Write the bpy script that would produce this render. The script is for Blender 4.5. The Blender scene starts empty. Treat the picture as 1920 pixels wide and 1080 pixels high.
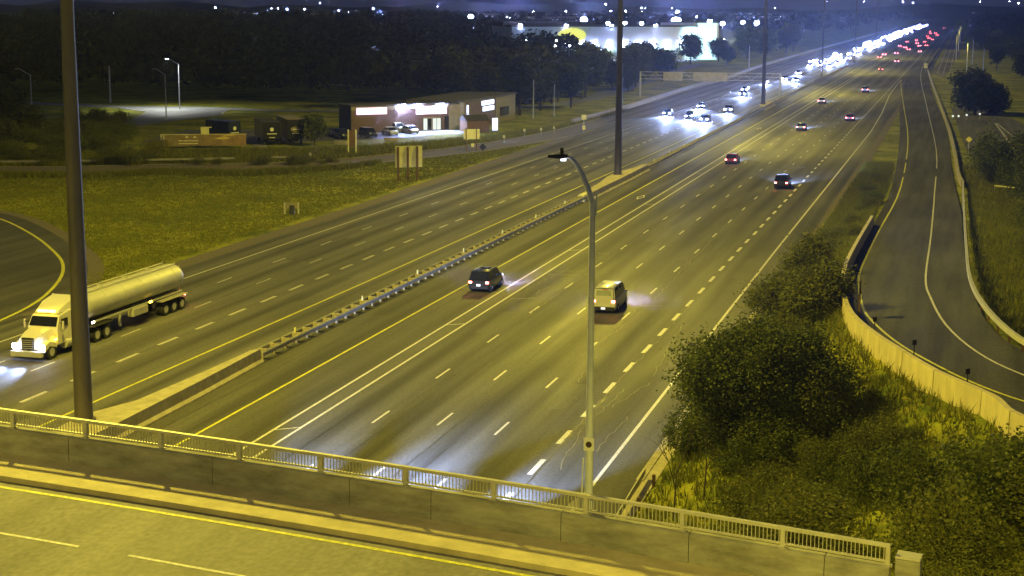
import bpy, bmesh, math, random
import numpy as np
from mathutils import Vector, Matrix, Euler

random.seed(7)
rng = np.random.default_rng(11)
C = bpy.context.scene.collection
scene = bpy.context.scene
R = math.radians
PI = math.pi

# ------------------------------------------------------------------ camera, world, exposure
F_PX, TH, PSI, CAM_H, ROLL = 3053.1, 0.1707, 0.26628, 23.794, 0.0047766
cam_data = bpy.data.cameras.new("camera")
cam = bpy.data.objects.new("camera", cam_data)
C.objects.link(cam)
cam_data.sensor_width = 36.0
cam_data.lens = F_PX / 1920.0 * 36.0
cam_data.clip_start = 0.5
cam_data.clip_end = 20000
fw = Vector((-math.sin(PSI) * math.cos(TH), math.cos(PSI) * math.cos(TH), -math.sin(TH)))
rt = Vector((math.cos(PSI), math.sin(PSI), 0))
up = rt.cross(fw)
r2 = rt * math.cos(ROLL) + up * math.sin(ROLL)
u2 = r2.cross(fw)
cam.matrix_world = Matrix(((r2.x, u2.x, -fw.x, 0), (r2.y, u2.y, -fw.y, 0), (r2.z, u2.z, -fw.z, CAM_H), (0, 0, 0, 1)))
scene.camera = cam

world = bpy.data.worlds.new("World")
scene.world = world
world.use_nodes = True
wn, wl = world.node_tree.nodes, world.node_tree.links
wn.clear()
w_out = wn.new("ShaderNodeOutputWorld")
w_bg = wn.new("ShaderNodeBackground")
w_sky = wn.new("ShaderNodeTexSky")
w_sky.sky_type = 'NISHITA'
w_sky.sun_disc = False
w_sky.sun_elevation = R(-4.0)
w_sky.sun_rotation = R(200)
w_mix = wn.new("ShaderNodeMixRGB")
w_mix.blend_type = 'ADD'
w_mix.inputs[0].default_value = 1.0
w_mix.inputs[2].default_value = (0.19, 0.22, 0.43, 1)    # night skyglow over the city
wl.new(w_sky.outputs[0], w_mix.inputs[1])
wl.new(w_mix.outputs[0], w_bg.inputs[0])
w_bg.inputs[1].default_value = 0.13
wl.new(w_bg.outputs[0], w_out.inputs[0])

sun_d = bpy.data.lights.new("moonlight", 'SUN')
sun_d.energy = 0.012
sun_d.angle = R(10)
sun_d.color = (0.8, 0.85, 1.0)
sun = bpy.data.objects.new("moonlight", sun_d)
sun.rotation_euler = (R(40), 0, R(20))
C.objects.link(sun)

scene.view_settings.view_transform = 'Standard'
scene.view_settings.look = 'None'
scene.view_settings.exposure = 0.0
scene.view_settings.gamma = 1.0
scene.view_settings.use_curve_mapping = False
scene.render.engine = 'CYCLES'
cy = scene.cycles
cy.use_denoising = True
cy.max_bounces = 4
cy.diffuse_bounces = 2
cy.glossy_bounces = 2
cy.transmission_bounces = 3
cy.transparent_max_bounces = 6
cy.sample_clamp_indirect = 2.0
cy.use_light_tree = True
scene.render.filter_size = 2.1

SODIUM = (1.0, 0.82, 0.085)
COOL = (0.62, 0.76, 1.0)

# ------------------------------------------------------------------ materials
def nt(name):
    m = bpy.data.materials.new(name)
    m.use_nodes = True
    n, l = m.node_tree.nodes, m.node_tree.links
    b = n["Principled BSDF"]
    return m, n, l, b

def mat(name, col, rough=0.6, metal=0.0, var=0.18, scale=1.5, bump=0.0, bscale=30.0, spec=0.5, stretch=None, coat=0.0):
    m, n, l, b = nt(name)
    b.inputs["Roughness"].default_value = rough
    b.inputs["Metallic"].default_value = metal
    b.inputs["Specular IOR Level"].default_value = spec
    b.inputs["Coat Weight"].default_value = coat
    tc = n.new("ShaderNodeTexCoord")
    mp = n.new("ShaderNodeMapping")
    if stretch:
        mp.inputs[3].default_value = stretch
    l.new(tc.outputs["Object"], mp.inputs[0])
    no = n.new("ShaderNodeTexNoise")
    no.inputs["Scale"].default_value = scale
    no.inputs["Detail"].default_value = 6
    no.inputs["Roughness"].default_value = 0.65
    l.new(mp.outputs[0], no.inputs[0])
    rp = n.new("ShaderNodeMapRange")
    rp.inputs[1].default_value = 0.3
    rp.inputs[2].default_value = 0.7
    rp.inputs[3].default_value = 1 - var
    rp.inputs[4].default_value = 1 + var
    l.new(no.outputs[0], rp.inputs[0])
    mx = n.new("ShaderNodeVectorMath")
    mx.operation = 'SCALE'
    mx.inputs[0].default_value = col[:3]
    l.new(rp.outputs[0], mx.inputs[3])
    l.new(mx.outputs[0], b.inputs["Base Color"])
    if bump:
        nb = n.new("ShaderNodeTexNoise")
        nb.inputs["Scale"].default_value = bscale
        nb.inputs["Detail"].default_value = 4
        l.new(tc.outputs["Object"], nb.inputs[0])
        bp = n.new("ShaderNodeBump")
        bp.inputs["Strength"].default_value = bump
        bp.inputs["Distance"].default_value = 0.05
        l.new(nb.outputs[0], bp.inputs["Height"])
        l.new(bp.outputs[0], b.inputs["Normal"])
    return m

def glow(name, col, strength, sample=False):
    m, n, l, b = nt(name)
    b.inputs["Base Color"].default_value = (0.6, 0.6, 0.6, 1)
    b.inputs["Emission Color"].default_value = (*col, 1)
    b.inputs["Emission Strength"].default_value = strength
    m.cycles.emission_sampling = 'FRONT' if sample else 'NONE'
    return m

def asphalt(name, base, x0=0.0, lane=3.75, lane_dark=0.0, patch=0.27, rough=0.68, warm=(1.0, 0.97, 0.9), spec=0.20):
    """asphalt with aggregate grain, long streaks worn along the lanes and oil-darkened lane centres"""
    m, n, l, b = nt(name)
    b.inputs["Specular IOR Level"].default_value = spec
    tc = n.new("ShaderNodeTexCoord")
    sp = n.new("ShaderNodeSeparateXYZ")
    l.new(tc.outputs["Object"], sp.inputs[0])
    def noise(scale, vec, detail=5):
        mp = n.new("ShaderNodeMapping")
        mp.inputs[3].default_value = vec
        l.new(tc.outputs["Object"], mp.inputs[0])
        t = n.new("ShaderNodeTexNoise")
        t.inputs["Scale"].default_value = scale
        t.inputs["Detail"].default_value = detail
        l.new(mp.outputs[0], t.inputs[0])
        return t.outputs[0]
    def rng_(src, a, b_, c, d):
        r = n.new("ShaderNodeMapRange")
        for i, v in enumerate((a, b_, c, d)):
            r.inputs[i + 1].default_value = v
        l.new(src, r.inputs[0])
        return r.outputs[0]
    def mul(a, b_):
        q = n.new("ShaderNodeMath"); q.operation = 'MULTIPLY'
        l.new(a, q.inputs[0]); l.new(b_, q.inputs[1])
        return q.outputs[0]
    f = mul(rng_(noise(0.9, (1, 0.035, 1)), 0.3, 0.7, 1 - patch, 1 + patch), rng_(noise(6.0, (1, .6, 1), 4), 0.3, 0.7, 0.80, 1.2))
    f = mul(f, rng_(noise(0.045, (1, 1, 1), 3), 0.35, 0.65, 0.86, 1.12))
    if lane_dark:
        a = n.new("ShaderNodeMath"); a.operation = 'SUBTRACT'
        l.new(sp.outputs[0], a.inputs[0]); a.inputs[1].default_value = x0
        p = n.new("ShaderNodeMath"); p.operation = 'PINGPONG'
        l.new(a.outputs[0], p.inputs[0]); p.inputs[1].default_value = lane / 2.0
        # 0 at the lane line, lane/2 at the lane centre
        cen = rng_(p.outputs[0], 0.45 * lane / 2, lane / 2 * 0.98, 1.0, 1.0 - lane_dark)
        # modulate with long noise so that the dark band wanders
        wob = rng_(noise(0.5, (1, 0.02, 1), 3), 0.3, 0.7, 0.90, 1.08)
        f = mul(f, mul(cen, wob))
    # transverse paving joints and tar lines
    v = n.new("ShaderNodeTexNoise")
    v.inputs["Scale"].default_value = 60.0
    l.new(tc.outputs["Object"], v.inputs[0])
    sc = n.new("ShaderNodeVectorMath"); sc.operation = 'SCALE'
    sc.inputs[0].default_value = tuple(base * w for w in warm)
    l.new(f, sc.inputs[3])
    l.new(sc.outputs[0], b.inputs["Base Color"])
    l.new(rng_(noise(0.4, (1, 0.05, 1)), 0.3, 0.7, rough - 0.1, rough + 0.1), b.inputs["Roughness"])
    bp = n.new("ShaderNodeBump")
    bp.inputs["Strength"].default_value = 0.25
    bp.inputs["Distance"].default_value = 0.01
    l.new(v.outputs[0], bp.inputs["Height"])
    l.new(bp.outputs[0], b.inputs["Normal"])
    return m

def grass_mat(name, ca, cb, cc):
    m, n, l, b = nt(name)
    b.inputs["Roughness"].default_value = 0.9
    b.inputs["Specular IOR Level"].default_value = 0.15
    tc = n.new("ShaderNodeTexCoord")
    def noise(s, d=6):
        t = n.new("ShaderNodeTexNoise")
        t.inputs["Scale"].default_value = s
        t.inputs["Detail"].default_value = d
        t.inputs["Roughness"].default_value = 0.7
        l.new(tc.outputs["Object"], t.inputs[0])
        return t
    r1 = n.new("ShaderNodeValToRGB")
    r1.color_ramp.elements[0].position = 0.42
    r1.color_ramp.elements[0].color = (*ca, 1)
    r1.color_ramp.elements[1].position = 0.58
    r1.color_ramp.elements[1].color = (*cb, 1)
    l.new(noise(0.11).outputs[0], r1.inputs[0])
    mx = n.new("ShaderNodeMixRGB")
    rr = n.new("ShaderNodeMapRange")
    rr.inputs[1].default_value = 0.45
    rr.inputs[2].default_value = 0.75
    l.new(noise(0.9).outputs[0], rr.inputs[0])
    l.new(rr.outputs[0], mx.inputs[0])
    l.new(r1.outputs[0], mx.inputs[1])
    mx.inputs[2].default_value = (*cc, 1)
    g = n.new("ShaderNodeMixRGB")
    g.blend_type = 'MULTIPLY'
    g.inputs[0].default_value = 0.8
    l.new(mx.outputs[0], g.inputs[1])
    l.new(noise(5.0, 3).outputs[0], g.inputs[2])
    sc = n.new("ShaderNodeVectorMath"); sc.operation = 'SCALE'
    sc.inputs[3].default_value = 1.6
    l.new(g.outputs[0], sc.inputs[0])
    l.new(sc.outputs[0], b.inputs["Base Color"])
    bp = n.new("ShaderNodeBump")
    bp.inputs["Strength"].default_value = 0.9
    bp.inputs["Distance"].default_value = 0.25
    l.new(noise(2.2).outputs[0], bp.inputs["Height"])
    l.new(bp.outputs[0], b.inputs["Normal"])
    return m

def leaf_mat(name, ca, cb):
    m, n, l, b = nt(name)
    b.inputs["Roughness"].default_value = 0.65
    b.inputs["Specular IOR Level"].default_value = 0.25
    g = n.new("ShaderNodeNewGeometry")
    r1 = n.new("ShaderNodeValToRGB")
    r1.color_ramp.elements[0].color = (*ca, 1)
    r1.color_ramp.elements[1].color = (*cb, 1)
    l.new(g.outputs["Random Per Island"], r1.inputs[0])
    l.new(r1.outputs[0], b.inputs["Base Color"])
    tr = n.new("ShaderNodeBsdfTranslucent")
    l.new(r1.outputs[0], tr.inputs[0])
    mx = n.new("ShaderNodeMixShader")
    mx.inputs[0].default_value = 0.3
    out = n["Material Output"]
    l.new(b.outputs[0], mx.inputs[1])
    l.new(tr.outputs[0], mx.inputs[2])
    l.new(mx.outputs[0], out.inputs[0])
    return m

M = {}
M['eb'] = asphalt("eastbound_asphalt", 0.105, x0=-35.6, lane=3.74, lane_dark=0.42)
M['wb'] = asphalt("westbound_asphalt", 0.142, x0=-65.5, lane=3.8, lane_dark=0.42)
M['ramp'] = asphalt("ramp_asphalt", 0.088, patch=0.3, spec=0.04)
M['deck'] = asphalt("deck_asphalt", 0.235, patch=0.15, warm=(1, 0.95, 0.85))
M['patch'] = asphalt("patched_asphalt", 0.088, patch=0.3)
M['lot'] = asphalt("parking_asphalt", 0.13, patch=0.25)
M['service'] = asphalt("service_asphalt", 0.22, patch=0.25, warm=(0.95, 1.0, 1.0))
M['gravel'] = mat("shoulder_gravel", (0.15, 0.125, 0.085), 0.9, var=0.35, scale=3.0, bump=0.5, bscale=20)
M['grass'] = grass_mat("rough_grass", (0.11, 0.15, 0.016), (0.33, 0.34, 0.028), (0.38, 0.32, 0.05))
M['blade'] = leaf_mat("grass_blades", (0.10, 0.13, 0.015), (0.26, 0.24, 0.035))
M['conc'] = mat("concrete", (0.34, 0.31, 0.26), 0.85, var=0.22, scale=0.9, bump=0.3, bscale=8)
M['conc_old'] = mat("stained_concrete", (0.33, 0.32, 0.28), 0.9, var=0.42, scale=0.7, bump=0.4, bscale=7, stretch=(1, 1, 3.2))
M['conc_warm'] = mat("warm_concrete", (0.42, 0.375, 0.27), 0.85, var=0.25, scale=1.1, bump=0.3, bscale=9)
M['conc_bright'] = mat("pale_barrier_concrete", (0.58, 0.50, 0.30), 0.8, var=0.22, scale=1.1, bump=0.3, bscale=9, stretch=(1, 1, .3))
M['white'] = mat("white_road_paint", (0.62, 0.60, 0.55), 0.6, var=0.5, scale=7.0)
M['yellow'] = mat("yellow_road_paint", (0.64, 0.62, 0.06), 0.6, var=0.45, scale=6.0)
M['steel'] = mat("galvanised_steel", (0.50, 0.48, 0.42), 0.6, 0.15, var=0.15, scale=2)
M['rail'] = mat("painted_aluminium_rail", (0.60, 0.58, 0.50), 0.5, 0.25, var=0.12, scale=2)
M['mast'] = mat("weathered_mast_steel", (0.16, 0.14, 0.12), 0.6, 0.3, var=0.3, scale=0.6, stretch=(1, 1, 0.2))
M['pole'] = mat("lamp_pole_aluminium", (0.62, 0.66, 0.78), 0.5, 0.0, var=0.12, scale=1.5)
M['dark'] = mat("dark_metal", (0.03, 0.03, 0.032), 0.5, 0.3, var=0.2)
M['black'] = mat("black_rubber", (0.02, 0.02, 0.02), 0.85, var=0.2)
M['glass'] = mat("tinted_glass", (0.012, 0.013, 0.016), 0.08, 0.0, var=0.05, spec=0.8)
M['tar'] = mat("tar_line", (0.03, 0.028, 0.025), 0.5, var=0.3)
M['seal'] = mat("pale_crack_filler", (0.22, 0.20, 0.14), 0.7, var=0.3, scale=6)
M['wood'] = mat("sign_post_timber", (0.16, 0.09, 0.05), 0.85, var=0.3, scale=5, stretch=(1, 1, .15))
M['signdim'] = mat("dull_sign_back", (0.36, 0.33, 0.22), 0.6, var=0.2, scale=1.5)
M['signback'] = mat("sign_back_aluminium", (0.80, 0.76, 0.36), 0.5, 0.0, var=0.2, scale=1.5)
M['brick'] = mat("brown_brick", (0.13, 0.085, 0.065), 0.9, var=0.3, scale=3, bump=0.3)
M['stucco'] = mat("beige_stucco", (0.26, 0.23, 0.16), 0.9, var=0.2, scale=1)
M['roof'] = mat("dark_roofing", (0.06, 0.055, 0.05), 0.9, var=0.3)
M['wallwhite'] = mat("pale_wall_cladding", (0.62, 0.66, 0.68), 0.6, var=0.06, scale=0.2)
M['leaf_a'] = leaf_mat("broad_leaves", (0.05, 0.07, 0.014), (0.17, 0.19, 0.03))
M['leaf_b'] = leaf_mat("pale_leaves", (0.08, 0.095, 0.02), (0.20, 0.20, 0.035))
M['leaf_c'] = leaf_mat("dark_leaves", (0.04, 0.05, 0.022), (0.09, 0.10, 0.045))
M['leaf_y'] = leaf_mat("yellow_leaves", (0.16, 0.16, 0.02), (0.26, 0.24, 0.03))
M['bark'] = mat("bark", (0.07, 0.055, 0.04), 0.95, var=0.4, scale=6, bump=0.5, stretch=(1, 1, 0.2))
M['wood_far'] = leaf_mat("far_wood_leaves", (0.016, 0.018, 0.013), (0.04, 0.042, 0.03))
M['tail'] = glow("tail_lamp", (1.0, 0.13, 0.10), 40)
M['tail_far'] = glow("tail_lamp_far", (1.0, 0.08, 0.08), 120)
M['tail_off'] = mat("tail_lens", (0.5, 0.03, 0.02), 0.3)
M['amber'] = glow("amber_marker", (1.0, 0.55, 0.04), 20)
M['warmlamp'] = glow("side_marker", (1.0, 0.8, 0.5), 16)
M['head'] = glow("head_lamp", (0.42, 0.44, 1.0), 3000)
M['head_near'] = glow("head_lamp_near", (0.66, 0.68, 1.0), 60)
M['plate'] = mat("licence_plate", (0.8, 0.8, 0.8), 0.5, var=0.03)
M['plateglow'] = glow("lit_plate", (0.85, 0.85, 1.0), 1.0)
M['led'] = glow("led_lamp", (0.80, 0.86, 1.0), 55)
M['led_dim'] = glow("led_lamp_dim", (0.8, 0.86, 1.0), 3.0)
M['led_mid'] = glow("led_lamp_bright", (0.46, 0.52, 1.0), 260)
M['led_hot'] = glow("floodlight_lens", (0.40, 0.48, 1.0), 1200)
M['pinksign'] = glow("lit_sign_face", (1.0, 0.70, 1.0), 1.9)
M['bluesign'] = glow("lit_blue_sign_face", (0.62, 0.74, 1.0), 1.7)
M['ellipse'] = glow("lit_yellow_sign_face", (0.72, 0.72, 0.02), 1.15)
M['sodiumlamp'] = glow("sodium_lamp", SODIUM, 60)
M['pane'] = glow("lit_window", (0.62, 0.8, 0.9), 0.7)

# ------------------------------------------------------------------ helpers
def tag(o, label=None, cat=None, group=None, kind=None):
    if label: o['label'] = label
    if cat: o['category'] = cat
    if group: o['group'] = group
    if kind: o['kind'] = kind
    return o

def empty(name, loc=(0, 0, 0), rz=0.0, parent=None):
    o = bpy.data.objects.new(name, None)
    o.empty_display_size = 0.3
    o.location = loc
    o.rotation_euler = (0, 0, rz)
    C.objects.link(o)
    if parent: o.parent = parent
    return o

def link(name, me, material=None, parent=None, loc=None, rz=None):
    o = bpy.data.objects.new(name, me)
    if material is not None and len(me.materials) == 0:
        me.materials.append(material)
    C.objects.link(o)
    if parent: o.parent = parent
    if loc: o.location = loc
    if rz is not None: o.rotation_euler = (0, 0, rz)
    return o

class MB:
    """collects solids and builds one mesh"""
    def __init__(self):
        self.v, self.f = [], []
    def add(self, vs, fs):
        k = len(self.v)
        self.v += [tuple(p) for p in vs]
        self.f += [tuple(i + k for i in f) for f in fs]
        return self
    def box(self, c, s, rz=0.0, top=(1, 1)):
        hx, hy, hz = s[0] / 2, s[1] / 2, s[2] / 2
        ca, sa = math.cos(rz), math.sin(rz)
        P = []
        for dz, tx, ty in ((-hz, 1, 1), (hz, top[0], top[1])):
            for sx, sy in ((-1, -1), (1, -1), (1, 1), (-1, 1)):
                x, y = sx * hx * tx, sy * hy * ty
                P.append((c[0] + x * ca - y * sa, c[1] + x * sa + y * ca, c[2] + dz))
        return self.add(P, [(3, 2, 1, 0), (4, 5, 6, 7), (0, 1, 5, 4), (1, 2, 6, 5), (2, 3, 7, 6), (3, 0, 4, 7)])
    def tube(self, p0, p1, r0, r1=None, n=10, caps=True):
        r1 = r0 if r1 is None else r1
        p0, p1 = Vector(p0), Vector(p1)
        d = (p1 - p0).normalized()
        a = d.orthogonal().normalized()
        b = d.cross(a)
        P = []
        for p, r in ((p0, r0), (p1, r1)):
            for i in range(n):
                t = 2 * PI * i / n
                P.append(p + a * (r * math.cos(t)) + b * (r * math.sin(t)))
        F = [(i, (i + 1) % n, n + (i + 1) % n, n + i) for i in range(n)]
        if caps:
            F += [tuple(range(n - 1, -1, -1)), tuple(range(n, 2 * n))]
        return self.add(P, F)
    def path(self, pts, r, n=8):
        for a, b in zip(pts[:-1], pts[1:]):
            self.tube(a, b, r if not callable(r) else r(a), None, n)
        return self
    def loft(self, rings):
        n = len(rings[0])
        P = [p for r in rings for p in r]
        F = []
        for k in range(len(rings) - 1):
            for i in range(n):
                j = (i + 1) % n
                F.append((k * n + i, k * n + j, (k + 1) * n + j, (k + 1) * n + i))
        F += [tuple(range(n - 1, -1, -1)), tuple((len(rings) - 1) * n + i for i in range(n))]
        return self.add(P, F)
    def prism(self, poly, z0, z1):
        n = len(poly)
        f0 = z0 if callable(z0) else (lambda x, y: z0)
        f1 = z1 if callable(z1) else (lambda x, y: z1)
        P = [(x, y, f0(x, y)) for x, y in poly] + [(x, y, f1(x, y)) for x, y in poly]
        F = [tuple(range(n - 1, -1, -1)), tuple(range(n, 2 * n))] + [(i, (i + 1) % n, n + (i + 1) % n, n + i) for i in range(n)]
        return self.add(P, F)
    def quad(self, a, b, c, d):
        return self.add([a, b, c, d], [(0, 1, 2, 3)])
    def ball(self, c, r, n=10, m=6, sq=(1, 1, 1)):
        P, F = [], []
        for j in range(m + 1):
            ph = PI * j / m
            for i in range(n):
                t = 2 * PI * i / n
                P.append((c[0] + r * sq[0] * math.sin(ph) * math.cos(t), c[1] + r * sq[1] * math.sin(ph) * math.sin(t), c[2] - r * sq[2] * math.cos(ph)))
        for j in range(m):
            for i in range(n):
                k = (i + 1) % n
                F.append((j * n + i, j * n + k, (j + 1) * n + k, (j + 1) * n + i))
        return self.add(P, F)
    def mesh(self, name, smooth=False, bevel=0.0):
        me = bpy.data.meshes.new(name)
        me.from_pydata(self.v, [], self.f)
        bm = bmesh.new()
        bm.from_mesh(me)
        if bevel:
            ed = [e for e in bm.edges if len(e.link_faces) == 2 and e.calc_face_angle(0) > 0.6]
            bmesh.ops.bevel(bm, geom=ed, offset=bevel, segments=2, affect='EDGES', clamp_overlap=True)
        bmesh.ops.recalc_face_normals(bm, faces=bm.faces)
        bm.to_mesh(me)
        bm.free()
        if smooth:
            me.polygons.foreach_set("use_smooth", [True] * len(me.polygons))
            try:
                me.set_sharp_from_angle(angle=R(40))
            except Exception:
                pass
        me.update()
        return me
    def obj(self, name, material, parent=None, smooth=False, bevel=0.0, loc=None, rz=None):
        return link(name, self.mesh(name, smooth, bevel), material, parent, loc, rz)

def np_mesh(name, V, nper, material):
    """V: (count*nper,3) vertices; every nper vertices make one face"""
    me = bpy.data.meshes.new(name)
    nv = len(V); nf = nv // nper
    me.vertices.add(nv); me.loops.add(nv); me.polygons.add(nf)
    me.vertices.foreach_set("co", V.astype(np.float32).ravel())
    me.loops.foreach_set("vertex_index", np.arange(nv, dtype=np.int32))
    me.polygons.foreach_set("loop_start", np.arange(0, nv, nper, dtype=np.int32))
    me.polygons.foreach_set("loop_total", np.full(nf, nper, dtype=np.int32))
    me.update(calc_edges=True)
    me.materials.append(material)
    return me

def copy_tree(o, parent=None):
    c = o.copy()
    C.objects.link(c)
    if parent is not None:
        c.parent = parent
    for ch in list(o.children):
        copy_tree(ch, c)
    return c

def interp(pts, Y):
    ys = [p[1] for p in pts]; xs = [p[0] for p in pts]
    return float(np.interp(Y, ys, xs))

def spot(name, loc, direction, power, color, size, blend=0.6, parent=None, radius=0.15):
    d = bpy.data.lights.new(name, 'SPOT')
    d.energy = power; d.color = color; d.spot_size = size; d.spot_blend = blend
    d.shadow_soft_size = radius
    o = bpy.data.objects.new(name, d)
    o.location = loc
    o.rotation_euler = Vector(direction).to_track_quat('-Z', 'Y').to_euler()
    C.objects.link(o)
    if parent: o.parent = parent
    return o

def point(name, loc, power, color, parent=None, radius=0.3):
    d = bpy.data.lights.new(name, 'POINT')
    d.energy = power; d.color = color; d.shadow_soft_size = radius
    o = bpy.data.objects.new(name, d)
    o.location = loc
    C.objects.link(o)
    if parent: o.parent = parent
    return o

# ------------------------------------------------------------------ terrain
def zr(Y):
    t = max((265 - Y) / 180.0, 0.0)
    return 5.6 * (1.6 * t * t - 0.6 * t ** 3) if t < 1 else 5.6 + (min(t, 1.25) - 1) * 5
LB = [(20, 57), (12, 62), (7, 66), (3.2, 70.1), (2.1, 74), (-0.4, 79.2), (-2.3, 84.6), (-3.8, 89.6), (-5.4, 96.5), (-6.5, 105), (-7.2, 113.7), (-7.7, 126), (-7.9, 143.6), (-8.0, 169.3), (-8.2, 225), (-10.2, 312), (-14, 416)]
RB = [(34, 66), (26, 70), (16, 75), (10, 80), (6, 86), (3.9, 91.9), (2.3, 104), (1.4, 119.8), (1.2, 143.8), (1.1, 177.9), (1.0, 224.6), (0.4, 240.2), (-0.4, 283.9), (-1.7, 335.3), (-4.1, 409), (-7.4, 506.2), (-12.5, 663.9)]
def ss(t):
    t = min(max(t, 0.0), 1.0)
    return t * t * (3 - 2 * t)
def hills_noise(x, y):
    return (math.sin(x * .11 + 1.3) * math.cos(y * .07 + .4) + .6 * math.sin(x * .27 + y * .19) + .4 * math.cos(x * .05 - y * .31 + 2)) / 2.0
def ground_z(x, y):
    h = -0.07
    if 55 < y < 270:
        z = zr(y)
        L, Rr = interp(LB, y), interp(RB, y)
        if y < 80:
            z = min(z, 6.2)
        if x < L:
            f = max(0.0, 1 - (L - 0.2 - x) / max(L + 14.4, 3.0) * 1.02)
            f = max(f, 0)
        elif x <= Rr:
            f = 1.0
        else:
            f = max(0.0, 1 - (x - Rr - 0.3) / 7.5)
        if y < 66: f *= ss((y - 55) / 11)
        h = max(h, z * f - 0.22 if f > 0.98 else z * f - 0.12)
    if y < 86 and x > -13:
        h = max(h, 7.7 * ss((x + 13) / 13.5) * ss((86 - y) / 36) - 0.05)
    if -140 < x < -72 and 110 < y < 240:
        m = ss((-72 - x) / 8) * ss((x + 140) / 15) * ss((240 - y) / 20) * ss((y - 110) / 30)
        h -= m * 0.35 * (1 + hills_noise(x, y))
    if -13.5 < x < 0 and y < 120:
        h += 0.25 * hills_noise(x * 4, y * 4) * (1 if h > .4 else 0)
    return h
xs = np.unique(np.concatenate([np.linspace(-6000, -400, 15), np.linspace(-400, -150, 12), np.arange(-150, -70, 2.0), np.arange(-70, -16, 6.0), np.arange(-16, 36, 0.8), np.linspace(40, 300, 10), np.linspace(400, 3000, 6)]))
ys = np.unique(np.concatenate([np.linspace(-300, 20, 8), np.arange(20, 130, 1.25), np.arange(130, 330, 2.5), np.linspace(335, 1000, 20), np.linspace(1200, 9000, 12)]))
gv = [(x, y, ground_z(x, y)) for y in ys for x in xs]
nx = len(xs)
gf = [(j * nx + i, j * nx + i + 1, (j + 1) * nx + i + 1, (j + 1) * nx + i) for j in range(len(ys) - 1) for i in range(nx - 1)]
gm = bpy.data.meshes.new("ground")
gm.from_pydata(gv, [], gf)
gm.polygons.foreach_set("use_smooth", [True] * len(gm.polygons))
tag(link("ground", gm, M['grass']), "rough yellow-green verge grass around the highway and its ramps", "ground", kind='structure')

# far hills along the skyline
hm = MB()
for k, (Y0, x0, x1, hh) in enumerate(((6400, -4200, 2600, 48), (4700, -3300, 900, 30))):
    prev = None
    n = 60
    top = []
    for i in range(n + 1):
        x = x0 + (x1 - x0) * i / n
        y = Y0 - 0.12 * x
        z = hh * (0.62 + 0.22 * math.sin(i * .37 + k) + 0.16 * math.sin(i * 1.1 + 2 * k) + 0.05 * random.random())
        top.append((x, y, z))
    for i in range(n):
        a, b = top[i], top[i + 1]
        hm.quad((a[0], a[1] - 500, -1), (b[0], b[1] - 500, -1), b, a)
        hm.quad(a, b, (b[0], b[1] + 600, -1), (a[0], a[1] + 600, -1))
tag(hm.obj("hills", M['leaf_c']), "low dark wooded hills along the skyline", "hills", kind='structure')

# ------------------------------------------------------------------ roads
def ribbon(L, Rr, z=0.0, zf=None):
    """sheet between two polylines of equal length"""
    m = MB()
    for i in range(len(L) - 1):
        q = [L[i], Rr[i], Rr[i + 1], L[i + 1]]
        m.quad(*[(p[0], p[1], (zf(p[1]) if zf else 0) + z) for p in q])
    return m
def straight(x0, x1, y0, y1, z, step=40):
    yy = np.linspace(y0, y1, max(2, int((y1 - y0) / step) + 1))
    return ribbon([(x0, y) for y in yy], [(x1, y) for y in yy], z)
def offset(pts, d):
    out = []
    for i, p in enumerate(pts):
        a = Vector(pts[max(i - 1, 0)][:2]); b = Vector(pts[min(i + 1, len(pts) - 1)][:2])
        t = (b - a).normalized()
        out.append((p[0] + t.y * d, p[1] - t.x * d))
    return out
def smooth_pts(pts, n=4):
    """Catmull-Rom"""
    out = []
    P = [pts[0]] + list(pts) + [pts[-1]]
    for i in range(1, len(P) - 2):
        p0, p1, p2, p3 = [Vector(q[:2]) for q in P[i - 1:i + 3]]
        for k in range(n):
            t = k / n
            v = 0.5 * ((2 * p1) + (p2 - p0) * t + (2 * p0 - 5 * p1 + 4 * p2 - p3) * t * t + (-p0 + 3 * p1 - 3 * p2 + p3) * t ** 3)
            out.append((v.x, v.y))
    out.append(tuple(pts[-1][:2]))
    return out
def line(pts, w, z, zf=None):
    return ribbon(offset(pts, -w / 2), offset(pts, w / 2), z, zf)

eb = straight(-45.0, -14.55, -120, 4200, 0.0).obj("eastbound_road", M['eb'])
tag(eb, "right-hand carriageway of worn asphalt running away from the bridge", "road", kind='structure')
wbL = [(-69.2, -120), (-69.0, 90), (-68.3, 138), (-68.3, 185), (-68.7, 234), (-68.8, 306), (-70.5, 335), (-76.2, 352), (-76.4, 423), (-77.4, 492), (-76.4, 560), (-79, 666), (-79, 868), (-79, 4200)]
wb = ribbon(wbL, [(-45.0, p[1]) for p in wbL], 0.0).obj("westbound_road", M['wb'])
tag(wb, "left-hand carriageway of dark asphalt carrying traffic towards the bridge", "road", kind='structure')

dash_me = MB().quad((-.075, -1.5, 0), (.075, -1.5, 0), (.075, 1.5, 0), (-.075, 1.5, 0)).mesh("lane_dash"); dash_me.materials.append(M['white'])
wide_me = MB().quad((-.15, -1.5, 0), (.15, -1.5, 0), (.15, 1.5, 0), (-.15, 1.5, 0)).mesh("lane_dash"); wide_me.materials.append(M['white'])
def dashes(parent, x, y0, period, n_apart, y_end, me, z=0.006):
    for i in range(n_apart):
        link("lane_dash", me, None, parent, (x + random.uniform(-.03, .03), y0 + i * period, z))
    far = MB()
    y = y0 + n_apart * period
    hw = 0.15 if me is wide_me else 0.09
    while y < y_end:
        far.quad((x - hw, y - 1.5, z), (x + hw, y - 1.5, z), (x + hw, y + 1.5, z), (x - hw, y + 1.5, z))
        y += period
    tag(far.obj("lane_dash", M['white'], parent), kind='stuff')
for k, y0 in enumerate((87.85, 88.43, 87.3)):
    dashes(eb, -31.9 + 3.75 * k, y0 - 24, 12.0, 30, 1500, dash_me)
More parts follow.
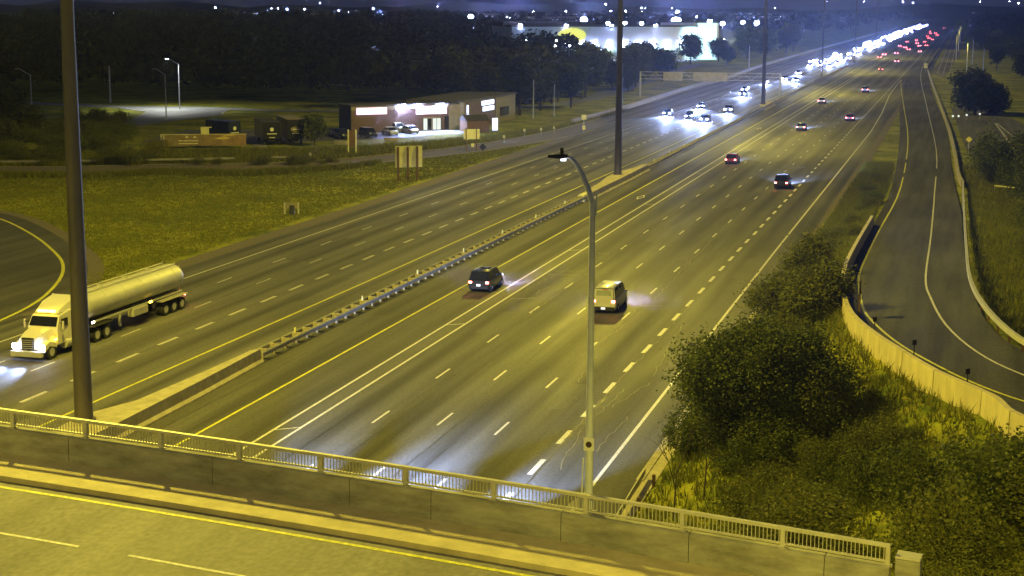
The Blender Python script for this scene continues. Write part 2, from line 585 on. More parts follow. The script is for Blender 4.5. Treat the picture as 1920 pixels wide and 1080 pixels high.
dashes(eb, -20.5, 73.9, 6.27, 48, 1300, wide_me)
straight(-40.65, -40.47, -120, 2500, 0.006).obj("edge_line", M['yellow'], eb)
straight(-36.87, -36.69, -120, 2500, 0.006).obj("edge_line", M['white'], eb)
straight(-35.56, -35.38, -120, 2500, 0.006).obj("edge_line", M['white'], eb)
line([(-16.95, -120), (-16.95, 160), (-16.75, 231), (-16.5, 328), (-17.2, 389), (-19.0, 470), (-19.6, 574)], 0.2, 0.006).obj("edge_line", M['white'], eb)
for y in [43.4, 83.4, 115.8] + [156 + 40 * i for i in range(14)]:
    MB().quad((-36.69, y - .1, .007), (-35.56, y + .75, .007), (-35.56, y + .92, .007), (-36.69, y + .07, .007)).obj("buffer_tick", M['white'], eb)
d = MB()
for y in (203.7, 330.0):
    for a, b in (((-39.0, y), (-38.6, y + 2.3)), ((-38.6, y + 2.3), (-38.2, y)), ((-38.2, y), (-38.6, y - 2.3)), ((-38.6, y - 2.3), (-39.0, y))):
        v = Vector((b[0] - a[0], b[1] - a[1])).normalized() * .09
        d.quad((a[0] - v.y, a[1] + v.x, .0072), (a[0] + v.y, a[1] - v.x, .0072), (b[0] + v.y, b[1] - v.x, .0072), (b[0] - v.y, b[1] + v.x, .0072))
    d.obj("lane_diamond", M['white'], eb); d = MB()
# westbound markings
for x, y0, me in ((-54.1, 87.0, None), (-58.15, 94.3, 1), (-61.6, 93.7, 1)):
    if me is None:
        dashes(wb, x, 80.6, 5.93, 50, 1300, wide_me)
    else:
        dashes(wb, x, y0 - 24, 12.0, 30, 1500, dash_me)
line([(-50.1, -120), (-49.9, 88), (-49.4, 132), (-49.1, 181), (-48.8, 220), (-48.5, 277), (-48.4, 600), (-48.4, 2500)], 0.18, 0.006).obj("edge_line", M['yellow'], wb)
line([(-65.6, -120), (-65.4, 136), (-65.2, 178), (-64.6, 237), (-63.8, 300), (-63.3, 357), (-62.6, 430), (-62.4, 2500)], 0.18, 0.006).obj("edge_line", M['white'], wb)

# pale sealed cracks and dark tar joints
def zigzag(x0, y0, x1, y1, w, jit, z, m, n=None):
    n = n or max(3, int(abs(y1 - y0) / 0.7) + int(abs(x1 - x0) / .5))
    pts = [(x0 + (x1 - x0) * i / n + random.uniform(-jit, jit), y0 + (y1 - y0) * i / n) for i in range(n + 1)]
    for a, b in zip(pts[:-1], pts[1:]):
        t = Vector((b[0] - a[0], b[1] - a[1])).normalized() * w / 2
        ww = random.uniform(.6, 1.3)
        m.quad((a[0] - t.y * ww, a[1] + t.x * ww, z), (a[0] + t.y * ww, a[1] - t.x * ww, z), (b[0] + t.y * ww, b[1] - t.x * ww, z), (b[0] - t.y * ww, b[1] + t.x * ww, z))
ck = MB()
for c in ((-34.9, 126, -34.8, 141), (-34.6, 135, -34.1, 146), (-33.7, 131, -33.3, 140), (-18.5, 103, -19.0, 112), (-19.1, 112, -19.5, 121), (-19.9, 88, -19.6, 99), (-19.4, 94, -18.3, 101),
          (-23.6, 131, -23.9, 152), (-24.2, 118, -24.1, 128), (-24.4, 108, -23.7, 121), (-22.9, 100, -23.3, 108), (-31.8, 120, -31.8, 200), (-20.3, 84, -20.3, 132), (-27.6, 120, -27.9, 132),
          (-19.2, 80, -19.9, 88), (-18.2, 84, -18.0, 92), (-24.0, 150, -24.3, 180)):
    zigzag(*c, 0.045, 0.13, 0.008, ck)
for c in ((-34.9, 155.3, -32.4, 155.0), (-35.0, 141, -32.2, 141.5), (-35.0, 143, -32.3, 144), (-24.2, 128, -22.4, 128.4), (-35, 128, -33.0, 129)):
    zigzag(*c, 0.16, 0.05, 0.0085, ck, 7)
tag(ck.obj("sealed_crack", M['seal'], eb), kind='stuff')
tj = MB()
for c in ((-30.75, 40, -30.9, 100), (-29.7, 40, -29.7, 104), (-27.1, 40, -27.1, 112), (-26.0, 40, -26.1, 84), (-23.2, 60, -23.3, 100), (-20.2, 40, -20.2, 96), (-33.6, 60, -33.8, 90), (-43.0, 60, -43.1, 200)):
    zigzag(*c, 0.045, 0.035, 0.009, tj)
for c in ((-58.2, 100, -58.3, 300), (-54.0, 60, -54.1, 200), (-61.7, 110, -61.8, 260)):
    zigzag(*c, 0.05, 0.03, 0.009, tj)
for (x, y, w, l_) in ((-33.6, 118, 1.6, 9), (-29.9, 171, 2.4, 14), (-22.4, 96, 1.4, 7), (-26.2, 205, 2.8, 18), (-18.9, 150, 1.5, 12), (-38.6, 160, 1.8, 10), (-42.8, 130, 2.0, 24), (-31.0, 92, .9, 16), (-24.9, 142, 1.0, 22)):
    pa = MB(); pa.quad((x - w / 2, y - l_ / 2, .0035), (x + w / 2, y - l_ / 2 + .1, .0035), (x + w / 2, y + l_ / 2, .0035), (x - w / 2, y + l_ / 2 - .15, .0035))
    pa.obj("asphalt_patch", M['patch'], eb)
for (x, y, w, l_) in ((-60.0, 150, 2.2, 16), (-56.2, 190, 1.8, 22), (-52.0, 128, 1.5, 12), (-63.6, 175, 1.6, 18)):
    pa = MB(); pa.quad((x - w / 2, y - l_ / 2, .0035), (x + w / 2, y - l_ / 2 + .1, .0035), (x + w / 2, y + l_ / 2, .0035), (x - w / 2, y + l_ / 2 - .15, .0035))
    pa.obj("asphalt_patch", M['patch'], wb)
tag(tj.obj("tar_joint", M['tar'], eb), kind='stuff')

# gravel strip and concrete gutter
st = straight(-14.55, -13.9, 20, 90, 0.14).obj("gutter_curb", M['conc_warm'])
cb = MB()
y = 76.0
curb = empty("concrete_curb", (0, 0, 0))
st.parent = curb
tag(curb, "yellow-lit concrete gutter curb along the right shoulder below the round tree", "curb")
st.name = "gutter"
for i in range(20):
    MB().box((-14.72, 80.2 + i * 3.0, 0.09), (0.5, 2.94, 0.18), top=(.8, 1)).obj("curb_block", M['conc_warm'], curb)
tag(ribbon([(-69.9, 110), (-70.4, 138), (-70.2, 185), (-70.9, 234), (-70.6, 306)], [(-69.0, 110), (-68.3, 138), (-68.3, 185), (-68.7, 234), (-68.8, 306)], -0.012).obj("gravel_shoulder", M['gravel']), "thin brown gravel shoulder beside the left carriageway", "shoulder", kind='structure')
tag(ribbon([(-14.55, 90), (-14.55, 420)], [(-12.6, 90), (-13.6, 420)], -0.012).obj("gravel_shoulder", M['gravel']), "gravel shoulder between the right carriageway and the ramp slope", "shoulder", kind='structure')

# on-ramp on the right
rl = smooth_pts([(-19.3, 640), (-16.9, 520), (-14.2, 416), (-10.4, 312), (-8.1, 222), (-7.9, 165), (-7.8, 139), (-7.6, 125), (-7.1, 115), (-6.4, 106), (-5.2, 97), (-3.6, 90), (-2.0, 84.8), (-.1, 79.6), (2.5, 74.2), (3.8, 70.3), (7.5, 66.3), (12.3, 62.3), (20, 57.6)], 3)
rr = smooth_pts([(-14.0, 720), (-8.2, 507), (-4.6, 409), (-1.9, 330), (-0.3, 240), (0.8, 190), (1.0, 160), (1.2, 140), (1.5, 122), (2.1, 106), (3.0, 97), (4.4, 91), (6.6, 85.5), (10.4, 80.5), (14, 77), (20, 73.6), (26, 70.6), (30, 68.3), (36, 65)], 3)
def zr2(Y): return zr(Y)
# ribs joined by matching parameter
ramp_m = MB()
for i in range(len(rl) - 1):
    for k in range(3):
        def P(i, t):
            a, b = rl[i], rr[i]
            x, y = a[0] + (b[0] - a[0]) * t, a[1] + (b[1] - a[1]) * t
            return (x, y, zr(y) + 0.012)
        ramp_m.quad(P(i, k / 3), P(i, (k + 1) / 3), P(i + 1, (k + 1) / 3), P(i + 1, k / 3))
ramp = ramp_m.obj("ramp_road", M['ramp'])
tag(ramp, "curving single-lane on-ramp climbing on the right", "ramp", kind='structure')
line(smooth_pts([(-19.45, 576), (-18.0, 530), (-13.2, 416), (-8.9, 313), (-6.95, 222), (-7.0, 165), (-6.9, 139), (-6.7, 125), (-6.1, 115), (-5.3, 105.7), (-4.4, 100), (-2.9, 93.2), (-1.2, 87.6), (1.0, 82), (4, 77), (9, 72)], 4), 0.17, 0.024, zr).obj("edge_line", M['yellow'], ramp)
line(smooth_pts([(-16.6, 880), (-14.6, 640), (-7.7, 418), (-3.45, 290), (-2.5, 216), (-2.0, 161), (-1.8, 125.5), (-1.2, 112.8), (-0.1, 100.4), (1.6, 90.7), (3.7, 84.4), (7, 79), (12, 75)], 4), 0.15, 0.024, zr).obj("edge_line", M['white'], ramp)
# far extra lane beside the highway
tag(straight(-14.6, -11.0, 640, 2400, -0.004).obj("merge_lane", M['ramp']), "far merge lane along the right edge of the highway", "road", kind='structure')

# left loop ramp joining the left carriageway
ll = smooth_pts([(-128, 168), (-112.5, 165.5), (-103.8, 160.8), (-93.3, 150.4), (-85.2, 140.9), (-79.9, 133.7), (-75.5, 125.6), (-71.7, 115.8), (-69.9, 106.9), (-69.0, 96)], 4)
lo = offset(ll, 2.4)
lo2 = smooth_pts([(-128, 140), (-118, 142), (-108, 138), (-99, 130), (-92, 121), (-86, 113), (-81, 104), (-78, 94), (-75.5, 82), (-74.5, 60)], 4)
lm = MB()
for i in range(len(ll) - 1):
    o1 = offset(ll, -2.2)
    lm.quad((*o1[i], -.02), (*lo2[i], -.02), (*lo2[i + 1], -.02), (*o1[i + 1], -.02))
loop = lm.obj("loop_ramp_road", M['patch'])
tag(loop, "curving loop ramp joining the highway at the far left", "ramp", kind='structure')
line(ll, 0.3, -0.012).obj("edge_line", M['yellow'], loop)
loG = [(p[0] , p[1]) for p in offset(ll, -3.6)]
lg = MB()
o1 = offset(ll, -2.2)
for i in range(len(ll) - 4):
    lg.quad((*loG[i], -.03), (*o1[i], -.03), (*o1[i + 1], -.03), (*loG[i + 1], -.03))
tag(lg.obj("gravel_shoulder", M['gravel']), "brown gravel edge outside the loop ramp's yellow line", "shoulder", kind='structure')

# exit ramp behind the grass field
exL = smooth_pts([(-240, 196), (-180, 204), (-137.8, 214.2), (-118.1, 224.9), (-104, 232), (-95.5, 241), (-88.5, 256), (-83, 274), (-79.4, 291.4), (-77, 313.5), (-76.4, 340), (-76.3, 352)], 4)
exR = smooth_pts([(-240, 187), (-180, 195), (-134, 204.5), (-113, 214.5), (-98.5, 221), (-90, 230), (-83, 245), (-77.5, 260), (-73.4, 276), (-69.6, 300), (-68.6, 325), (-68.8, 352)], 4)
ex = ribbon(exL, exR, -0.02)
exo = ex.obj("exit_ramp_road", M['gravel'])
tag(exo, "narrow exit ramp leaving the left carriageway behind the grass field", "ramp", kind='structure')
line(offset(exR, -0.7), 0.16, -0.012).obj("edge_line", M['white'], exo)
line(offset(exL, 0.7), 0.16, -0.012).obj("edge_line", M['yellow'], exo)

# service road, its fork, and parking lots at the left
sv = smooth_pts([(-600, 330), (-300, 352), (-229, 358), (-195, 352), (-177, 355), (-160, 352), (-150, 352), (-120, 365), (-100, 385), (-95, 430), (-100, 520), (-110, 700)], 4)
tag(line(sv, 6.5, -0.03).obj("service_road", M['service']), "pale grey service road crossing behind the field at the left", "road", kind='structure')
fk = ribbon([(-200, 352), (-189, 345), (-178, 336), (-172, 322), (-167, 306), (-163, 290)], [(-165, 352), (-161.5, 340), (-157.5, 331), (-158.5, 318), (-159.3, 306), (-158, 290)], -0.024)
fko = fk.obj("driveway", M['service'])
tag(fko, "pale flared driveway mouth joining the service road under the street lamps", "driveway", kind='structure')
line([(-200, 353), (-189, 346), (-178, 337), (-172.5, 323), (-167.5, 307), (-163.4, 290)], 0.7, 0.05).obj("driveway_curb", M['conc'], fko)
line([(-165, 353), (-161, 340.6), (-157, 331), (-158, 318), (-158.9, 306), (-157.6, 290)], 0.6, 0.05).obj("driveway_curb", M['conc'], fko)
lot = MB().prism([(-140, 262), (-125, 258), (-98, 286), (-92, 300), (-92, 306), (-118, 300), (-145, 290)], -0.05, -0.03)
tag(lot.obj("parking_lot", M['lot']), "dark parking lot in front of the brick shop", "parking lot", kind='structure')
drv = MB().prism([(-99, 297), (-91.5, 296), (-89.5, 300.5), (-92.6, 304.8), (-97.6, 306.4)], -0.03, -0.016)
tag(drv.obj("shop_forecourt", M['service']), "bright concrete forecourt before the lit shop doors", "forecourt", kind='structure')

# local road lower right beyond the ramp
lr = MB().prism([(1.6, 286), (4.2, 278), (14, 262), (40, 262), (30, 300), (15, 330), (12.5, 372), (6, 410), (-2, 420), (-0.6, 372)], -0.06, -0.035)
lro = lr.obj("local_road", M['lot'])
tag(lro, "dark local street beside the right ramp with a small car on it", "road", kind='structure')
line([(7.6, 362), (8.6, 330), (9.3, 300), (9.9, 284)], 0.35, -0.028).obj("lane_line", M['white'], lro)
line([(7.9, 362), (10.2, 326), (12.4, 300)], 0.3, -0.028).obj("lane_line", M['white'], lro)
fr = ribbon([(-11.5, 640), (-9.8, 760), (-9.3, 900), (-9.3, 1900)], [(-5.5, 600), (-3.5, 760), (-1.0, 900), (1.0, 1900)], -0.03)
fro = fr.obj("frontage_road", M['lot'])
tag(fro, "far frontage road lit in yellow patches right of the highway", "road", kind='structure')
for off in (-8.6, -6.4, -4.0):
    line([(off, 640), (off - .2, 1000), (off - .2, 1400)], 0.16, -0.024).obj("lane_line", M['white'], fro)

# ------------------------------------------------------------------ median
def w_rail(name, pts, z, h=0.32, t=0.06, parent=None, material=None):
    m = MB()
    L, Q = offset(pts, -t / 2), offset(pts, t / 2)
    prof = [(-1, 0), (1, .04), (-.4, .12), (-.4, .2), (1, .28), (-1, .32)]
    for i in range(len(pts) - 1):
        P = [(*L[i], z), (*Q[i], z), (*Q[i], z + h), (*L[i], z + h), (*L[i + 1], z), (*Q[i + 1], z), (*Q[i + 1], z + h), (*L[i + 1], z + h)]
        m.add(P, [(0, 1, 5, 4), (1, 2, 6, 5), (2, 3, 7, 6), (3, 0, 4, 7)])
    m.add([(*L[0], z), (*Q[0], z), (*Q[0], z + h), (*L[0], z + h)], [(0, 1, 2, 3)])
    m.add([(*L[-1], z), (*Q[-1], z), (*Q[-1], z + h), (*L[-1], z + h)], [(0, 1, 2, 3)])
    # the two outward folds of the W profile
    for zz in (z + h * .25, z + h * .75):
        for s in (-1, 1):
            O = offset(pts, s * (t / 2 + .028))
            E = offset(pts, s * t / 2)
            for i in range(len(pts) - 1):
                m.quad((*E[i], zz - .06), (*O[i], zz), (*O[i + 1], zz), (*E[i + 1], zz - .06))
                m.quad((*O[i], zz), (*E[i], zz + .06), (*E[i + 1], zz + .06), (*O[i + 1], zz))
    return m.obj(name, material or M['steel'], parent)

post_me = MB().box((0, 0, 0.36), (0.14, 0.18, 0.78)).mesh("post"); post_me.materials.append(M['conc_warm'])
block_me = MB().box((0, 0, 0.60), (0.62, 0.22, 0.30)).mesh("spacer_block"); block_me.materials.append(M['conc_warm'])
def median_rail(y0, y1, x0, x1, label, n_max=140, step=1.905):
    g = empty("median_guide_rail", ((x0 + x1) / 2, (y0 + y1) / 2, 0))
    tag(g, label, "guide rail", "median guide rails")
    ox, oy = g.location.x, g.location.y
    pl = [(x0 - .42 - ox, y0 - oy), (x1 - .42 - ox, y1 - oy)]
    pr = [(x0 + .42 - ox, y0 - oy), (x1 + .42 - ox, y1 - oy)]
    w_rail("rail", pl, 0.42, parent=g)
    w_rail("rail", pr, 0.42, parent=g)
    n = min(n_max, int((y1 - y0) / step))
    for i in range(n):
        y = y0 + (i + .5) * (y1 - y0) / n
        x = x0 + (x1 - x0) * (y - y0) / (y1 - y0)
        o = link("post", post_me, None, g, (x - ox, y - oy, 0))
        b = link("spacer_block", block_me, None, g, (x - ox, y - oy, 0))
        if i % 7 == 3:
            MB().box((x - ox - .1, y - oy, 0.93), (0.14, 0.05, 0.36)).obj("reflector", M['signback'], g)
    return g
median_rail(99.6, 198.5, -45.05, -44.6, "double steel guide rail with spacer blocks between the two nearest masts")
median_rail(238.5, 387, -44.4, -44.85, "double steel guide rail between the middle mast and the third mast", 80, 2.0)
median_rail(413, 700, -45.0, -45.5, "far double steel guide rail beyond the third mast", 60, 4.5)

def flare(poly, h, label):
    m = MB()
    n = len(poly)
    cx = sum(p[0] for p in poly) / n; cyy = sum(p[1] for p in poly) / n
    P = []
    for z, k in ((0, .28), (.12, .26), (.3, .08), (h, 0)):
        for (x, y) in poly:
            sx = 1 if x > cx else -1
            P.append((x + sx * k, y, z))
    F = [tuple(3 * n + i for i in range(n))]
    for r in range(3):
        for i in range(n):
            j = (i + 1) % n
            F.append((r * n + i, r * n + j, (r + 1) * n + j, (r + 1) * n + i))
    m.add(P, F)
    g = empty("median_barrier", (0, 0, 0))
    tag(g, label, "barrier", "flared concrete median barriers")
    m.obj("barrier_wall", M['conc_warm'], g)
    return g
flare([(-45.5, 60), (-45.9, 72), (-46.9, 77.5), (-46.9, 80.5), (-45.75, 84), (-45.35, 92), (-45.2, 99), (-44.75, 99.5), (-44.4, 90), (-44.2, 79), (-44.2, 60)], 0.95, "flared concrete median barrier around the foot of the nearest mast")
flare([(-45.0, 199.5), (-45.5, 211), (-46.2, 219), (-46.2, 225), (-45.1, 232), (-44.8, 238), (-44.0, 238), (-43.9, 224), (-43.95, 199.5)], 0.95, "flared concrete median barrier around the foot of the middle mast")
flare([(-45.3, 388), (-45.9, 393), (-46.7, 397), (-46.7, 401), (-45.9, 406), (-45.4, 412), (-44.6, 412), (-44.4, 388)], 0.95, "flared concrete median barrier around the third mast's foot")
# crash cushion end of the first rail
g = empty("rail_end_terminal", (-44.7, 199, 0))
tag(g, "yellow rail end section where the guide rail meets the flared barrier by the middle mast", "rail terminal")
MB().box((0, -1.2, .45), (1.0, 3.2, .85), top=(.8, 1)).obj("end_block", M['signback'], g, bevel=.03)

# ------------------------------------------------------------------ masts
def wide_beam(light_data):
    """luminaire distribution: intensity grows away from straight down and is cut off near the horizon"""
    light_data.use_nodes = True
    n, l = light_data.node_tree.nodes, light_data.node_tree.links
    em = n["Emission"]
    tc = n.new("ShaderNodeTexCoord")
    sp = n.new("ShaderNodeSeparateXYZ")
    l.new(tc.outputs["Normal"], sp.inputs[0])
    ab = n.new("ShaderNodeMath"); ab.operation = 'ABSOLUTE'; l.new(sp.outputs[2], ab.inputs[0])
    mxn = n.new("ShaderNodeMath"); mxn.operation = 'MAXIMUM'; l.new(ab.outputs[0], mxn.inputs[0]); mxn.inputs[1].default_value = 0.30
    pw = n.new("ShaderNodeMath"); pw.operation = 'POWER'; l.new(mxn.outputs[0], pw.inputs[0]); pw.inputs[1].default_value = -1.35
    l.new(pw.outputs[0], em.inputs["Strength"])

def mast(x, y, h, label, power, k=1.0):
    g = empty("high_mast_light", (x, y, 0))
    tag(g, label, "light mast", "high mast lights in the median")
    m = MB()
    n = 14
    m.tube((0, 0, .9), (0, 0, h), 0.52 * k, 0.20 * k, n, caps=True)
    m.obj("mast_tube", M['mast'], g, smooth=True)
    MB().tube((0, 0, 0.0), (0, 0, 1.05), 0.70 * k, 0.68 * k, 12).obj("mast_base", M['mast'], g, smooth=True)
    # luminaire ring
    MB().tube((0, 0, h), (0, 0, h + .5), 0.5, 0.3, 12).obj("ring_hub", M['dark'], g)
    for k in range(8):
        a = 2 * PI * k / 8
        arm = MB().tube((.3 * math.cos(a), .3 * math.sin(a), h + .1), (1.1 * math.cos(a), 1.1 * math.sin(a), h), .05, n=6).obj("lamp_arm", M['dark'], g)
        hd = MB().box((1.45 * math.cos(a), 1.45 * math.sin(a), h), (0.7, .5, .25), a).obj("lamp_head", M['dark'], g)
        MB().box((1.45 * math.cos(a), 1.45 * math.sin(a), h - .15), (0.5, .36, .04), a).obj("lamp_lens", M['sodiumlamp'], hd)
    sp_ = spot("mast_light", (0, 0, h - .35), (0, 0, -1), power, SODIUM, R(152), .18, g, radius=1.3)
    wide_beam(sp_.data)
    return g
MP = 92000
mast(-46.3, 79.0, 45, "nearest and thickest light mast standing behind the bridge rail at the left", MP * 1.5)
mast(-45.35, 222.0, 45, "middle light mast rising from the flared median by the lamp pole's head", MP * 1.1)
mast(-45.9, 399.0, 45, "third light mast in the median beside the oncoming headlights", MP * .8)
mast(-45.9, 570, 45, "far light mast in the median beyond the gantry", MP * .6, .45)
mast(-45.9, 745, 45, "farther light mast in the median among the headlights", MP * .55, .45)
mast(-45.9, 930, 45, "very distant light mast in the median near the skyline", MP * .5, .45)
mast(-47.6, -75, 40, "light mast in the median behind the bridge", MP * .35)

# ------------------------------------------------------------------ bridge
BX, BY, BPH = -20.10, 42.34, -0.1051
def B(s, off, h):
    return (BX + s * math.cos(BPH) - off * math.sin(BPH), BY + s * math.sin(BPH) + off * math.cos(BPH), 8.755 - .0289 * s - .0006 * s * s + h)
S0, S1 = -40.0, 19.6
def bstrip(s0, s1, o0, o1, h, step=2.0, h0=None):
    m = MB()
    n = max(1, int((s1 - s0) / step))
    for i in range(n):
        a, b = s0 + (s1 - s0) * i / n, s0 + (s1 - s0) * (i + 1) / n
        m.quad(B(a, o0, h), B(a, o1, h), B(b, o1, h), B(b, o0, h))
    return m
def bbox_(m, s0, s1, o0, o1, h0, h1, step=3.0):
    n = max(1, int(math.ceil((s1 - s0) / step)))
    rings = []
    for i in range(n + 1):
        a = s0 + (s1 - s0) * i / n
        rings.append([B(a, o0, h0), B(a, o1, h0), B(a, o1, h1), B(a, o0, h1)])
    return m.loft(rings)
bridge = empty("road_bridge", B(0, 0, 0))
tag(bridge, "concrete road bridge with a yellow-lit deck crossing the foreground", "bridge")
def bobj(m, name, material, parent=bridge, **k):
    o = m.obj(name, material, None, **k)
    if parent is bridge:
        o.parent = bridge
        o.matrix_parent_inverse = Matrix.Translation(-bridge.location)
    else:
        o.parent = parent
    return o
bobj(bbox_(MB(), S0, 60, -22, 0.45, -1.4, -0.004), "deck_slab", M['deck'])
bobj(bbox_(MB(), S0, 60, 0.456, 3.0, -1.4, -0.006), "deck_edge", M['conc'])
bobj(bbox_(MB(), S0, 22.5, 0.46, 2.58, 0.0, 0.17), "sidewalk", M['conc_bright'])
bobj(bstrip(S0, 60, -0.16, 0.02, 0.004), "edge_line", M['yellow'])
for s in (-27.3, -18.2, -9.1, 0, 9.1, 18.2):
    pass
i = 0
dl = [(-11.5, -8.0), (-6.4, -2.75), (-1.1, 2.6), (4.2, 7.9)]
# dash positions along the deck measured from the photo
for a, b in dl:
    bobj(bstrip(a, b, -3.68, -3.55, 0.004), "lane_dash", M['white'])
bobj(bstrip(S0, 60, -7.3, -7.15, 0.004), "centre_line", M['yellow'])
# concrete parapet panels
joints = [-40, -34.2, -28.5, -22.8, -17.1, -11.4, -7.6, -2.2, 2.6, 5.3, 9.4, 13.2, 17.0, 18.75]
par = empty("bridge_parapet", (0, 0, 0))
tag(par, "stained concrete parapet along the far side of the bridge deck", "parapet")
for a, b in zip(joints[:-1], joints[1:]):
    m = MB()
    n = 2
    rings = []
    for i in range(n + 1):
        s = a + .012 + (b - a - .024) * i / n
        rings.append([B(s, 2.55, 0.0), B(s, 2.95, 0.0), B(s, 2.95, 1.00), B(s, 2.90, 1.04), B(s, 2.62, 1.04), B(s, 2.57, 1.00)])
    m.loft(rings)
    m.obj("parapet_panel", M['conc_old'], par)
m = MB(); bbox_(m, 18.9, 19.55, 2.45, 3.0, -.3, 1.38); m.obj("end_block", M['conc_old'], par, bevel=.03)
m = MB(); bbox_(m, 18.9, 19.55, 2.43, 3.02, 1.38, 1.43); m.obj("end_cap", M['rail'], par)
m = MB(); bbox_(m, S0, 18.8, 3.0, 3.3, -1.6, -0.1); m.obj("outer_beam", M['conc'], par)
rail = empty("bridge_railing", (0, 0, 0))
tag(rail, "pale metal railing of posts and thin balusters on the bridge parapet", "railing")
rr_ = []
for nm, o0, o1, h0, h1 in (("top_rail", 2.66, 2.80, 1.55, 1.64), ("bottom_rail", 2.69, 2.77, 1.13, 1.18)):
    m = MB(); bbox_(m, S0, 18.72, o0, o1, h0, h1); m.obj(nm, M['rail'], rail)
ps = [-9.87 + 2.854 * k for k in range(-8, 11)]
for s in ps:
    m = MB(); bbox_(m, s - .06, s + .06, 2.665, 2.795, 1.03, 1.552); m.obj("rail_post", M['rail'], rail)
    m = MB(); bbox_(m, s - .12, s + .12, 2.62, 2.84, 1.035, 1.06); m.obj("post_plate", M['steel'], rail)
bal = []
for a, b in zip(ps[:-1], ps[1:]):
    n = 26
    for i in range(1, n):
        bal.append(a + (b - a) * i / n)
bal.sort(key=lambda s: -s)
b_me = MB().box((0, 0, 0), (.018, .03, .38)).mesh("baluster"); b_me.materials.append(M['rail'])
rest = MB()
for k, s in enumerate(bal):
    p = B(s, 2.73, 1.365)
    if k < 290:
        link("baluster", b_me, None, rail, p, BPH)
    else:
        rest.box(p, (.018, .03, .38), BPH)
tag(rest.obj("baluster", M['rail'], rail), kind='stuff')
# abutment wall and pier under the bridge
ab = empty("bridge_abutment", (0, 0, 0))
tag(ab, "concrete abutment at the right end of the bridge", "abutment")
m = MB(); bbox_(m, 8.0, 8.9, -21, 2.9, -9.0, -1.41); m.obj("abutment_wall", M['conc_old'], ab)
m = MB(); bbox_(m, 18.86, 24, 2.42, 2.9, -4.5, -0.35); m.obj("wing_wall", M['conc'], ab)
pr_ = empty("bridge_pier", (-45, 35, 0))
tag(pr_, "concrete pier in the median under the bridge", "pier")
for k in range(4):
    MB().tube((-0.6, -10 + 5 * k, 0), (-0.6, -10 + 5 * k, 8.1), .55, n=12).obj("column", M['conc'], pr_, smooth=True)
p_ = B(0, 0, 0)
# sidewalk-side debris: small reflective patches of the lamp base
lp0 = B(10.05, 3.12, 1.0)
lamp = empty("street_lamp", (lp0[0], lp0[1], lp0[2]))
tag(lamp, "tall pale street lamp with a bent arm standing on the bridge parapet", "street lamp")
m = MB(); m.tube((0, 0, -.9), (0, 0, 9.1), 0.125, 0.078, 14); m.obj("pole", M['pole'], lamp, smooth=True)
MB().box((0, 0, -.05), (.42, .42, .10)).obj("base_plate", M['steel'], lamp, bevel=.01)
MB().box((0, 0, -.62), (.5, .4, .9)).obj("pedestal", M['conc'], lamp, bevel=.02)
gus = MB().add([(-.16, 0, 0), (-.75, .1, 0), (-.16, 0, .55), (-.16, .04, 0), (-.75, .14, 0), (-.16, .04, .55)], [(0, 1, 2), (3, 5, 4), (0, 3, 4, 1), (1, 4, 5, 2), (0, 2, 5, 3)])
gus.obj("brace", M['rail'], lamp)
cable = MB().path([(-.17, -.05, 1.6), (-.2, -.05, .4), (-.18, -.02, -.6)], .025, 6).obj("conduit", M['pole'], lamp)
arm_pts = [(0, 0, 9.0), (-.12, 0.02, 9.35), (-.32, 0.05, 9.78), (-.52, .07, 10.10), (-.66, .05, 10.24), (-.78, .02, 10.28)]
m = MB()
for i, (a, b) in enumerate(zip(arm_pts[:-1], arm_pts[1:])):
    m.tube(a, b, .085 - i * .007, .078 - i * .007, 10)
m.obj("bent_arm", M['pole'], lamp, smooth=True)
MB().path([(.10, 0, 8.65), (.12, .01, 9.35)], .022, 6).obj("strut", M['pole'], lamp)
hd = MB().loft([[(-.72, y * .05, z) for y, z in ((-1, 10.25), (1, 10.25), (.8, 10.33), (-.8, 10.33))], [(-.86, y * .14, z) for y, z in ((-1, 10.22), (1, 10.22), (.8, 10.36), (-.8, 10.36))], [(-1.28, y * .12, z) for y, z in ((-1, 10.24), (1, 10.24), (.8, 10.31), (-.8, 10.31))]]).obj("lamp_head", M['dark'], lamp)
MB().tube((-.90, 0, 10.34), (-.90, 0, 10.52), .05, n=8).obj("photocell", M['dark'], hd)
MB().box((-.84, -.05, 10.19), (.13, .12, .07)).obj("lamp_lens", M['led_dim'], hd)
sg = MB().box((0.02, -.16, 2.05), (.30, .012, .38)).obj("sign_plate", M['plate'], lamp)
MB().tube((0.02, -.168, 2.05), (.02, -.18, 2.05), .09, n=16).obj("sign_emblem", mat("sign_emblem_dark", (.05, .03, .03)), sg)
# unseen fill lamps added on the near side to brighten deck and parapet
for s, pw_, lab in ((-36, 62000, "unseen fill lamp added on the near side of the bridge deck at the left"), (24, 20000, "unseen fill lamp added on the near side of the bridge deck at the right")):
    q = B(s, -20.5, 0)
    g = empty("street_lamp", q)
    tag(g, lab, "street lamp")
    MB().tube((0, 0, 0), (0, 0, 11), .12, .07, 10).obj("pole", M['pole'], g)
    MB().tube((0, 0, 10.9), (0, 2.6, 11.5), .05, n=8).obj("arm", M['pole'], g)
    h_ = MB().box((0, 2.9, 11.5), (.35, .8, .16)).obj("lamp_head", M['dark'], g)
    MB().box((0, 2.9, 11.4), (.25, .5, .03)).obj("lamp_lens", M['sodiumlamp'], h_)
    spot("lamp_light", (0, 2.9, 11.3), (0, .3, -1), pw_, SODIUM, R(150), .5, g, .2)

